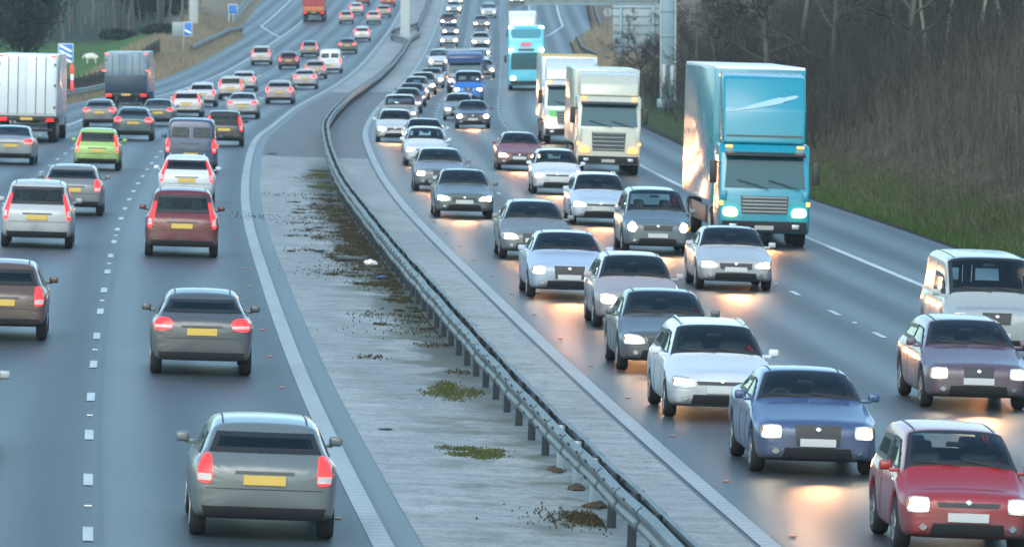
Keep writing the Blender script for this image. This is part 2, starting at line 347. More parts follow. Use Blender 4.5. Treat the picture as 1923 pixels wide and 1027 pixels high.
strip('central_reserve', .50, RW-.22, SS, 6, .006, M['concrete'])
ML = .012
strip('road_marking', -.14, .13, SS, 1, ML, M['ribline'])
strip('road_marking', RW-.14, RW+.13, SS, 1, ML, M['ribline'])
s7 = SS[SS <= 704]
strip('road_marking', -11.05, -10.85, SS, 1, ML, M['line'])
strip('road_marking', RW+10.85, RW+11.06, SS, 1, ML, M['line'])
sl = np.concatenate([np.arange(700, 757, 4), np.arange(757, 1200, 6)])
gl = lambda s: np.interp(s, [700, 757, 1200], [-11.06, -15.0, -15.4])
strip('road_marking', lambda s: gl(s)-.12, lambda s: gl(s)+.12, sl, 1, ML, M['line'])
g2 = lambda s: np.interp(s, [690, 705, 753, 1200], [16., 17.3, 19.4, 19.7])
strip('road_marking', lambda s: g2(s)-.12, lambda s: g2(s)+.12, np.concatenate([np.arange(690, 753, 4), np.arange(753, 1200, 6)]), 1, ML, M['line'])
def dashes(d, s0, length=2.1, wd=.13, s_end=1000):
    V = []; U = []; F = []
    for k, s in enumerate(np.arange(s0-63, s_end, 9.02)):
        ww = wd*.5*(1 if s < 400 else 1.25)
        for ds in (-length/2, length/2):
            for dd in (-ww, ww): V.append(rp(s+ds, d+dd, ML)); U.append((d+dd, s+ds))
        b = len(V)-4; F.append((b, b+1, b+3, b+2))
    tag(link('road_marking', mesh_np('road_marking', np.array(V), F, [M['line']], uv=np.array(U))), kind='structure')
dashes(-3.65, 81.4); dashes(-7.3, 83.); dashes(RW+3.65, 99.9); dashes(RW+7.3, 99.5)
# gully edge between pale rib line and concrete: narrow dark asphalt is the carriageway itself

# ------------------------------------------------------------------ vehicles
def frame(s, d, dirn=1, lift=0.):
    e = .5; p = rp(s, d, lift); f = Vector(rp(s+e, d)-rp(s-e, d)).normalized(); r = Vector((1, 0, float(cs(s))))
    r = (r - f*r.dot(f)).normalized()
    if dirn < 0: f = -f; r = -r
    u = r.cross(f); m = Matrix(((r.x, f.x, u.x, p[0]), (r.y, f.y, u.y, p[1]), (r.z, f.z, u.z, p[2]), (0, 0, 0, 1))); return m
class Kit:
    """a kind of vehicle: list of (name, mesh, matrix, children, paint?)"""
    def __init__(s, L): s.L = L; s.parts = []
    def add(s, name, me, loc=(0,0,0), kids=(), paint=False, role=None): s.parts.append((name, me, Matrix.Translation(Vector(loc)), kids, paint, role))
def place(kit, name, s, d, dirn, color, label, cat, group, head='head', tail='tail', beam=False, roleskip=(), lift=0., color2=None):
    c = s + kit.L/2
    root = bpy.data.objects.new(name, None); C.objects.link(root); root.empty_display_size = .5; root.matrix_world = frame(c, d, dirn, lift)
    tag(root, label, cat, group)
    for nm, me, mt, kids, paint, role in kit.parts:
        if role in roleskip: continue
        o = link(nm, me, root, mt)
        if paint == 2 and color2: o.color = (*color2, 1)
        elif paint: o.color = (*color, 1)
        if role == 'head' and head != 'head': o.material_slots[0].link = 'OBJECT'; o.material_slots[0].material = M[head]
        if role == 'tail' and tail != 'tail': o.material_slots[0].link = 'OBJECT'; o.material_slots[0].material = M[tail]
        for kn, km, kmt, kp in kids:
            k = link(kn, km, o, kmt)
            if kp: k.color = (*color, 1)
    if beam:
        lo = bpy.data.objects.new('headlamp_beam', BEAM[beam]); C.objects.link(lo); lo.parent = root
        lo.location = (0, kit.L/2+.12, .68); lo.rotation_euler = (rad(90-3.8), 0, 0)
    return root
BEAM = {}
for k, (col, en) in {'warm': ((1,.42,.16), 170.), 'white': ((1,.52,.24), 110.)}.items():
    l = bpy.data.lights.new('headlamp_beam', 'SPOT'); l.color = col; l.energy = en; l.spot_size = rad(44); l.spot_blend = .9; l.shadow_soft_size = .35; BEAM[k] = l

def wheel_meshes(r, wd):
    t = MB(); t.lathe_x([(-wd/2, r*.62), (-wd/2, r*.9), (-wd/2+.03, r*.985), (-wd/4, r), (wd/4, r), (wd/2-.03, r*.985), (wd/2, r*.9), (wd/2, r*.62)], 0, 22); tm = t.mesh('wheel', M['tyre'])
    q = MB(); q.lathe_x([(wd/2-.03, r*.64), (wd/2+.004, r*.62), (wd/2-.012, r*.55), (wd/2-.03, r*.5), (wd/2-.012, r*.16), (wd/2+.0, r*.1)], 0, 22)
    for k in range(5):
        a = 2*math.pi*k/5; q.box((wd/2-.006, math.cos(a)*r*.36, math.sin(a)*r*.36), (.022, r*.5, r*.12), rot=Matrix.Rotation(a, 3, 'X'))
    return tm, q.mesh('rim', M['rim'])
def lp(x, pts): return float(np.interp(x, [p[0] for p in pts], [p[1] for p in pts]))
def conform(bvh, grid, dr, off=.009, skirt=.03):
    """grid (nu,nv,3) of ray origins; returns verts/faces lying on the body"""
    nu, nv = grid.shape[:2]; dr = Vector(dr).normalized(); P = np.zeros((nu, nv, 3)); ok = np.zeros((nu, nv), bool)
    for i in range(nu):
        for j in range(nv):
            h = bvh.ray_cast(Vector(grid[i, j]) - dr*6, dr, 14)
            if h[0] is not None:
                n = h[1]; n = n if n.dot(dr) < 0 else -n; P[i, j] = h[0] - dr*off*.6 + n*off; ok[i, j] = True
    if not ok.all():
        good = np.argwhere(ok)
        if len(good) == 0: return None
        for i, j in np.argwhere(~ok):
            g = good[np.argmin(((good-[i, j])**2).sum(1))]; P[i, j] = grid[i, j]; q = Vector(grid[i, j]); a = Vector(P[tuple(g)]); P[i, j] = q - dr*(q-a).dot(dr)
    V = P.reshape(-1, 3).tolist(); F = [(i*nv+j, (i+1)*nv+j, (i+1)*nv+j+1, i*nv+j+1) for i in range(nu-1) for j in range(nv-1)]
    b = [i*nv for i in range(nu)] + [(nu-1)*nv+j for j in range(1, nv)] + [i*nv+nv-1 for i in range(nu-2, -1, -1)] + [j for j in range(nv-2, 0, -1)]
    n0 = len(V)
    for k in b: V.append((Vector(V[k]) + dr*skirt)[:])
    for a in range(len(b)):
        c = (a+1) % len(b); F.append((b[a], b[c], n0+c, n0+a))
    return np.array(V), F
def patch_mesh(name, bvh, corners, dr, m, plane, nu=6, nv=4, off=.009, round_=0., border=0.):
    """corners c00,c10,c11,c01 in plane coords; plane(a,b)->3d origin"""
    c = [np.array(q, float) for q in corners]; g = np.zeros((nu, nv, 3))
    for i in range(nu):
        for j in range(nv):
            u = i/(nu-1); v = j/(nv-1)
            if border:
                lu = max(np.linalg.norm(c[1]-c[0]), .2); lv = max(np.linalg.norm(c[3]-c[0]), .2); bu = min(.25, border/lu); b2_ = min(.25, border/lv)
                u = 0. if i == 0 else (1. if i == nu-1 else bu+(1-2*bu)*(i-1)/(nu-3)); v = 0. if j == 0 else (1. if j == nv-1 else b2_+(1-2*b2_)*(j-1)/(nv-3))
            if round_:   # pull corners in
                uu, vv = 2*u-1, 2*v-1; k = round_*(uu*uu*vv*vv); u = (uu*(1-k)+1)/2; v = (vv*(1-k)+1)/2
            p = c[0]*(1-u)*(1-v) + c[1]*u*(1-v) + c[2]*u*v + c[3]*(1-u)*v; g[i, j] = plane(*p)
    r = conform(bvh, g, dr, off)
    if r is None: return None
    b = bmesh.new(); vs = [b.verts.new(v) for v in r[0]]
    for f in r[1]:
        try: b.faces.new([vs[k] for k in f])
        except ValueError: pass
    x = MB(); x.bm.free(); x.bm = b; return x.mesh(name, m, 35)

def car_kit(L, W, H, hf, belt, cz, cowl, rf, rr, rgb, deck, wrf=.70, tall_tail=True, van=False, rails=False, wr_=.32, saloon=False, hs=0, ts=0, gs=0):
    k = Kit(L); hw = W/2; fo = .86 if not van else .9; wb = L - fo - (.82 if not saloon else 1.0)
    beltp = [(0, hf-.17), (.10, hf-.07), (.5, hf-.04), (cowl, belt-.03), (L*.55, belt), (rgb, belt+.01), (L-.12, deck-.04), (L, deck-.2)]
    zrp = [(0, hf-.12), (.10, hf-.01), (.5, hf+.05), (cowl, cz), (cowl+(rf-cowl)*.5, cz+(H-cz)*.56), (rf, H-.035), (rf+.5, H), (rr-.5, H-.005), (rr, H-.06), (rgb, deck+.02), (max(rgb+.02, L-.12), deck+.01), (L, deck-.12)]
    arches = [fo, fo+wb]
    def zb(s):
        b = lp(s, [(0, .30), (.1, .23), (.4, .20), (L-.5, .21), (L-.08, .28), (L, .36)])
        for a in arches:
            t = abs(s-a)
            if t < wr_+.085: b = max(b, wr_ + math.sqrt(max(0, (wr_+.085)**2 - t*t))*.98)
        return b
    def pw(s):
        a = 1 - .20*max(0, 1-s/.55)**2.2; b = 1 - .13*max(0, 1-(L-s)/.5)**2.2; return hw*a*b*(1-.03*max(0, 1-s/(cowl+.3)))
    st = [0, .04, .13, .32] + [a+t for a in arches for t in (-wr_-.12, -wr_-.075, -wr_*.72, -wr_*.35, 0, wr_*.35, wr_*.72, wr_+.075, wr_+.12)] + [cowl-.04, cowl+.04, (cowl+rf)/2, rf-.05, rf+.08, (rf+rr)/2, rr-.12, rr, (rr+rgb)/2, rgb, L-.13, L-.04, L]
    st = sorted(x for x in st if 0 <= x <= L); s2 = [st[0]]
    for x in st[1:]:
        if x - s2[-1] > .045: s2.append(x)
    if s2[-1] != L: s2[-1] = L
    bm = bmesh.new(); rings = []
    for s in s2:
        w_ = pw(s); b0 = zb(s); be = lp(s, beltp); z = max(lp(s, zrp), be+.005); h = be-b0
        cab = sst(cowl-.1, rf, s)*(1-sst(rr, rgb+.05, s)) if not van else sst(cowl-.1, rf, s)
        wr = w_*(.80 + (wrf-.80)*float(cab)); q = [(0, b0), (.80*w_, b0), (.965*w_, b0+.02), (.99*w_, b0+.25*h), (w_, b0+.55*h), (.987*w_, b0+.82*h), (.945*w_, be), (.915*w_, be+.018*min(1, (z-be)*4+.3)),
            (wr+(.915*w_-wr)*.36, be+.62*(z-be)), (wr+.012, z-.11*(z-be)-.008), (wr*.88, z-.004), (wr*.45, z+.012), (0, z+.018)]
        y = L/2 - s; v = [bm.verts.new((x, y, zz)) for x, zz in q] + [bm.verts.new((-x, y, zz)) for x, zz in q[-2:0:-1]]; rings.append(v)
    for A, B in zip(rings, rings[1:]):
        n = len(A)
        for i in range(n): bm.faces.new((A[i], A[(i+1) % n], B[(i+1) % n], B[i]))
    bm.faces.new(rings[0]); bm.faces.new(rings[-1][::-1]); bmesh.ops.recalc_face_normals(bm, faces=bm.faces[:])
    me = bpy.data.meshes.new('body'); bm.to_mesh(me); bm.free(); to = bpy.data.objects.new('t', me); C.objects.link(to)
    md = to.modifiers.new('s', 'SUBSURF'); md.levels = 2; md.render_levels = 2
    dg = bpy.context.evaluated_depsgraph_get(); body = bpy.data.meshes.new_from_object(to.evaluated_get(dg)); bpy.data.objects.remove(to)
    body.name = 'body'; body.materials.append(M['paint']); body.polygons.foreach_set('use_smooth', np.ones(len(body.polygons), bool))
    b2 = bmesh.new(); b2.from_mesh(body); bv = BVHTree.FromBMesh(b2); b2.free()
    k.add('body', body, paint=True)
    top = lambda x, s: (x, L/2-s, 1.); rear = lambda x, z: (x, -L/2, z); front = lambda x, z: (x, L/2, z)
    def pm(*a, **kw): return patch_mesh(*a, **kw)
    glass = []
    def put(name, me, **kw):
        if me is not None: k.add(name, me, **kw)
    def glaze(name, corners, dr, plane, nu, nv):
        me = patch_mesh(name, bv, corners, dr, M['clear'], plane, nu, nv, border=.07)
        if me is None: return
        me.materials.append(M['black']); n = (nu-1)*(nv-1); mi = np.ones(len(me.polygons), np.int32)
        for q_ in range(n):
            i, j = divmod(q_, nv-1)
            if 0 < i < nu-2 and 0 < j < nv-2: mi[q_] = 0
        me.polygons.foreach_set('material_index', mi); glass.append(me); k.add(name, me)
    # glazing
    a0, a1 = hw*.84, hw*wrf-.03
    glaze('windscreen', [(-a0, cowl+.05), (a0, cowl+.05), (a1, rf-.03), (-a1, rf-.03)], (0, 0, -1), top, 12, 7)
    if saloon: glaze('rear_window', [(-a1, rr+.03), (a1, rr+.03), (a0*.93, rgb-.07), (-a0*.93, rgb-.07)], (0, 0, -1), top, 10, 6)
    elif van:
        for sx in (-1, 1): glaze('rear_window', [(sx*.10, belt+.12), (sx*hw*.74, belt+.12), (sx*hw*.70, H-.32), (sx*.10, H-.32)], (0, 1, 0), rear, 6, 5)
    else: glaze('rear_window', [(-hw*.76, deck+.08), (hw*.76, deck+.08), (a1*.98, H-.15), (-a1*.98, H-.15)], (0, 1, 0), rear, 10, 6)
    bp = cowl + (rr-cowl)*.52; zt = H-.17 if not van else H-.42
    for sx in (-1, 1):
        side = lambda s, z: (sx*hw, L/2-s, z)
        glaze('side_window', [(cowl+.28, belt+.05), (bp-.05, belt+.06), (bp-.05, zt), (rf+.12, zt-.02)], (-sx, 0, 0), side, 7, 5)
        if not van: glaze('side_window', [(bp+.05, belt+.06), (rgb-.38 if not saloon else rgb-.5, belt+.08), (rr-.22, zt-.02), (bp+.05, zt)], (-sx, 0, 0), side, 7, 5)
        # lamps
        HS = [[(.49, -.235), (.91, -.225), (.96, -.02), (.54, -.07)], [(.60, -.225), (.93, -.225), (.94, -.06), (.62, -.07)], [(.46, -.19), (.94, -.20), (.97, -.03), (.62, -.07)], [(.60, -.27), (.92, -.25), (.88, .02), (.66, -.02)]][hs]
        rd_ = [.22, .10, .12, .34][hs]; grow_ = lambda e_: [(sx*hw*(x+(e_ if x > .7 else -e_)), hf+z+(e_ if z > -.12 else -e_)) for x, z in HS]
        put('lamp_housing', pm('lamp_housing', bv, grow_(.022), (-sx*.30, -1, -.12), M['lens'], lambda x, z: (x, L/2, z), 7, 4, off=.008, round_=rd_))
        put('headlight', pm('headlight', bv, grow_(-.022), (-sx*.30, -1, -.12), M['head'], lambda x, z: (x, L/2, z), 7, 4, off=.018, round_=rd_), role='head')
        (ia, iz), (ib, _) = HS[0], HS[1]
        put('indicator', pm('indicator', bv, [(sx*hw*(ib-.03), hf+iz+.04), (sx*hw*(ib+.035), hf+iz+.05), (sx*hw*(ib+.04), hf-.07), (sx*hw*(ib-.02), hf-.07)], (-sx*.5, -1, -.12), M['amberlens'], lambda x, z: (x, L/2, z), 4, 4, off=.024, round_=.2))
        if van: tl = [(hw*.80, .75), (hw*.97, .75), (hw*.95, 1.25), (hw*.80, 1.25)]
        elif tall_tail: tl = [[(hw*.70, deck-.30), (hw*.95, deck-.28), (hw*.91, deck+.06), (hw*.76, deck+.05)], [(hw*.80, deck-.30), (hw*.96, deck-.30), (hw*.84, deck+.34), (hw*.76, deck+.34)], [(hw*.56, deck-.20), (hw*.96, deck-.24), (hw*.94, deck+.0), (hw*.60, deck-.03)]][ts]
        else: tl = [(hw*.52, deck-.24), (hw*.93, deck-.24), (hw*.91, deck-.06), (hw*.56, deck-.07)]
        put('tail_light', pm('tail_light', bv, [(sx*x, z) for x, z in tl], (-sx*.22, 1, 0), M['tail'], rear, 6, 4, off=.012, round_=.2), role='tail')
        (xa, za), (xb, _), (xc, zc), (xd, _) = tl[0], tl[1], tl[2], tl[3]
        put('reversing_lamp', pm('reversing_lamp', bv, [(sx*(xa+.02), za+(zc-za)*.12), (sx*(xb-.03), za+(zc-za)*.12), (sx*(xb-.03), za+(zc-za)*.34), (sx*(xa+.03), za+(zc-za)*.34)], (-sx*.22, 1, 0), M['taillens'], rear, 5, 3, off=.018))
        put('fog_light', pm('fog_light', bv, [(sx*hw*.60, .33), (sx*hw*.72, .33), (sx*hw*.72, .41), (sx*hw*.60, .41)], (0, -1, 0), M['chrome'], front, 4, 3, off=.02, round_=.4))
        mm = MB(); mm.box((sx*(hw+.07), L/2-cowl-.33, belt+.10), (.17, .10, .125), .035, 3); mm.box((sx*(hw-.05), L/2-cowl-.30, belt+.04), (.16, .05, .05), .01); k.add('wing_mirror', mm.mesh('wing_mirror', M['paint']), paint=True)
    GS = [(.40, .23, .10), (.26, .26, .05), (.44, .17, .12), (.34, .34, .06)][gs]
    put('grille', pm('grille', bv, [(-hw*GS[0], hf-GS[1]), (hw*GS[0], hf-GS[1]), (hw*(GS[0]+.03), hf-GS[2]), (-hw*(GS[0]+.03), hf-GS[2])], (0, -1, 0), M['black'], front, 9, 3, off=.012))
    put('air_intake', pm('air_intake', bv, [(-hw*.56, .27), (hw*.56, .27), (hw*.52, .42), (-hw*.52, .42)], (0, -1, 0), M['black'], front, 9, 3))
    put('number_plate', pm('number_plate', bv, [(-.26, .445), (.26, .445), (.26, .555), (-.26, .555)], (0, -1, 0), M['plate_w'], front, 5, 3, off=.02))
    rz = deck-.30 if not saloon else .66
    if van: rz = .62
    put('number_plate', pm('number_plate', bv, [(-.26, rz), (.26, rz), (.26, rz+.115), (-.26, rz+.115)], (0, 1, 0), M['plate_y'], rear, 5, 3, off=.02))
    put('rear_bumper', pm('rear_bumper', bv, [(-hw*.80, .30), (hw*.80, .30), (hw*.84, .43), (-hw*.84, .43)], (0, 1, 0), M['trim'], rear, 10, 3, off=.012))
    wb_ = MB(); b0 = bv.ray_cast(Vector((0, L/2-cowl-.02, 4)), Vector((0, 0, -1)))[0]
    for x0, x1 in ((-.60, -.02), (.02, .60)):
        pts = []
        for q_ in range(5):
            t_ = q_/4; h_ = bv.ray_cast(Vector((x0+(x1-x0)*t_, L/2-cowl-.02-.10*t_, 4)), Vector((0, 0, -1)))[0]
            if h_ is not None: pts.append(h_+Vector((0, .015, .02)))
        if len(pts) > 2: wb_.tube(pts, .011, 5)
    k.add('wiper', wb_.mesh('wiper', M['black']))
    put('badge', pm('badge', bv, [(-.04, hf-.145), (.04, hf-.145), (.04, hf-.085), (-.04, hf-.085)], (0, -1, 0), M['lens'], front, 4, 4, off=.025, round_=.5))
    put('chrome_strip', pm('chrome_strip', bv, [(-hw*.40, rz+.135 if not van else 1.05), (hw*.40, rz+.135 if not van else 1.05), (hw*.40, rz+.165 if not van else 1.08), (-hw*.40, rz+.165 if not van else 1.08)], (0, 1, 0), M['trim'], rear, 6, 2, off=.014))
    # roof gutters / seams as thin dark strips
    rs = None
    for sx in (-1, 1):
        x0 = hw*wrf*.80; r = pm('roof_seam', bv, [(sx*x0, rf+.06), (sx*(x0+.022), rf+.06), (sx*(x0+.022), rr-.1), (sx*x0, rr-.1)], (0, 0, -1), M['black' if not rails else 'chrome'], top, 2, 8, off=.004 if not rails else .03); put('roof_rail' if rails else 'roof_seam', r)
    # tailgate and bonnet shut lines
    if not saloon:
        put('tailgate_seam', pm('tailgate_seam', bv, [(-hw*.80, deck-.36), (hw*.80, deck-.36), (hw*.80, deck-.348), (-hw*.80, deck-.348)], (0, 1, 0), M['black'], rear, 9, 2, off=.003))
    for sx in (-1, 1):
        side = lambda s, z: (sx*hw, L/2-s, z)
        for s_ in (cowl+.22, bp, ):
            put('door_seam', pm('door_seam', bv, [(s_-.008, .34), (s_+.008, .34), (s_+.008, belt-.0), (s_-.008, belt-.0)], (-sx, 0, 0), M['black'], side, 2, 5, off=.003))
    # openings behind the glass, and the cabin seen through it
    tv = []; tf = []
    for me in glass:
        o_ = len(tv); tv += [v.co.copy() for v in me.vertices]; tf += [[o_+i for i in p.vertices] for p in me.polygons if p.material_index == 0]
    gb = BVHTree.FromPolygons(tv, tf); bb = bmesh.new(); bb.from_mesh(body)
    kill = [f for f in bb.faces if any((lambda h: h[0] is not None and h[3] < .022)(gb.find_nearest(v.co)) for v in f.verts)]
    bmesh.ops.delete(bb, geom=kill, context='FACES'); bb.to_mesh(body); bb.free()
    yf_ = L/2-cowl
    it = MB(); it.box((0, (yf_-.1+L/2-min(rgb, L-.3))/2, .50), (W*.86, min(rgb, L-.3)-cowl-.1, .34), .04); it.box((0, yf_-.32, belt-.09), (W*.80, .46, .22), .07)
    k.add('dashboard', it.mesh('dashboard', M['black']))
    def seat(x, y, wid):
        m_ = MB(); m_.box((x, y, .86), (wid, .16, .62), .06, 3, rot=Matrix.Rotation(rad(12), 3, 'X')); m_.box((x, y+.26, .66), (wid, .5, .16), .06, 3)
        for hx in ([0] if wid < .8 else [-wid*.3, wid*.3]): m_.box((x+hx, y-.07, min(H-.28, 1.26)), (.25, .10, .18), .045, 3)
        k.add('seat', m_.mesh('seat', M['seat']))
    for x in (-.37, .37): seat(x, yf_-1.05 if not van else yf_-.95, .48)
    if not van: seat(0, yf_-1.05-.92, 1.16)
    lc = MB(); lc.box((0, -L/2+(.42 if not saloon else .5), .66), (W*.84, .62, .50 if not van else .8), .05); k.add('tail_light_block', lc.mesh('tail_light_block', M['black']))  # black box added to block tail lamp light inside the car
    sw = MB(); sw.tube([(.37+.18*math.cos(a_*math.pi/8), yf_-.58-.06*math.sin(a_*math.pi/8), belt+.0+.17*math.sin(a_*math.pi/8)) for a_ in range(17)], .018, 6, False); k.add('steering_wheel', sw.mesh('steering_wheel', M['black']))
    rv = MB(); rv.box((0, L/2-rf+.12, H-.20), (.24, .03, .07), .015); k.add('rear_view_mirror', rv.mesh('rear_view_mirror', M['black']))
    tm, rm = wheel_meshes(wr_, .20)
    for a in arches:
        for sx in (-1, 1):
            rot = Matrix.Identity(4) if sx > 0 else Matrix.Rotation(math.pi, 4, 'Z')
            k.parts.append(('wheel', tm, Matrix.Translation((sx*(hw-.115), L/2-a, wr_)) @ rot, [('rim', rm, Matrix.Identity(4), False)], False, None))
    return k
K = {}
K['hatch'] = car_kit(4.10, 1.76, 1.48, .76, .95, 1.00, 1.00, 1.75, 3.50, 3.93, .97, ts=0)
K['hatchb'] = car_kit(4.25, 1.79, 1.46, .73, .96, 1.00, 1.12, 1.92, 3.45, 4.05, 1.02, hs=2, ts=2, gs=3, wrf=.66)
K['hatchc'] = car_kit(3.95, 1.72, 1.52, .80, .95, 1.04, .88, 1.66, 3.55, 3.80, .96, hs=1, ts=1, gs=2, wrf=.73)
K['compact'] = car_kit(3.75, 1.68, 1.50, .78, .95, 1.02, .90, 1.60, 3.20, 3.62, .98, hs=3, ts=1, gs=1)
K['saloon'] = car_kit(4.65, 1.80, 1.43, .74, .93, .98, 1.28, 2.05, 3.25, 3.98, 1.02, tall_tail=False, saloon=True, gs=0, hs=2)
K['saloonb'] = car_kit(4.80, 1.84, 1.45, .80, .97, 1.01, 1.38, 2.12, 3.40, 4.05, 1.06, tall_tail=False, saloon=True, gs=3, hs=1, wrf=.68)
K['estate'] = car_kit(4.70, 1.80, 1.49, .75, .94, .99, 1.22, 2.0, 4.15, 4.55, .98, rails=True, hs=2, ts=1, gs=2)
K['estateb'] = car_kit(4.75, 1.82, 1.46, .78, .96, 1.01, 1.30, 2.10, 4.05, 4.60, 1.00, hs=1, ts=0, gs=1)
K['people_carrier'] = car_kit(4.55, 1.83, 1.68, .86, 1.02, 1.10, .95, 1.85, 4.05, 4.42, 1.02, wrf=.74, hs=3, ts=1, gs=0)
K['suv'] = car_kit(4.60, 1.88, 1.76, .98, 1.14, 1.18, 1.25, 1.85, 4.15, 4.48, 1.12, wrf=.76, wr_=.37, rails=True, hs=1, ts=0, gs=3)
K['van'] = car_kit(5.00, 1.95, 1.98, .98, 1.16, 1.24, .85, 1.65, 4.85, 4.96, 1.16, wrf=.84, van=True, wr_=.34, hs=1, gs=1)
VAR = {'hatch': ['hatch', 'hatchb', 'hatchc'], 'saloon': ['saloon', 'saloonb'], 'estate': ['estate', 'estateb']}

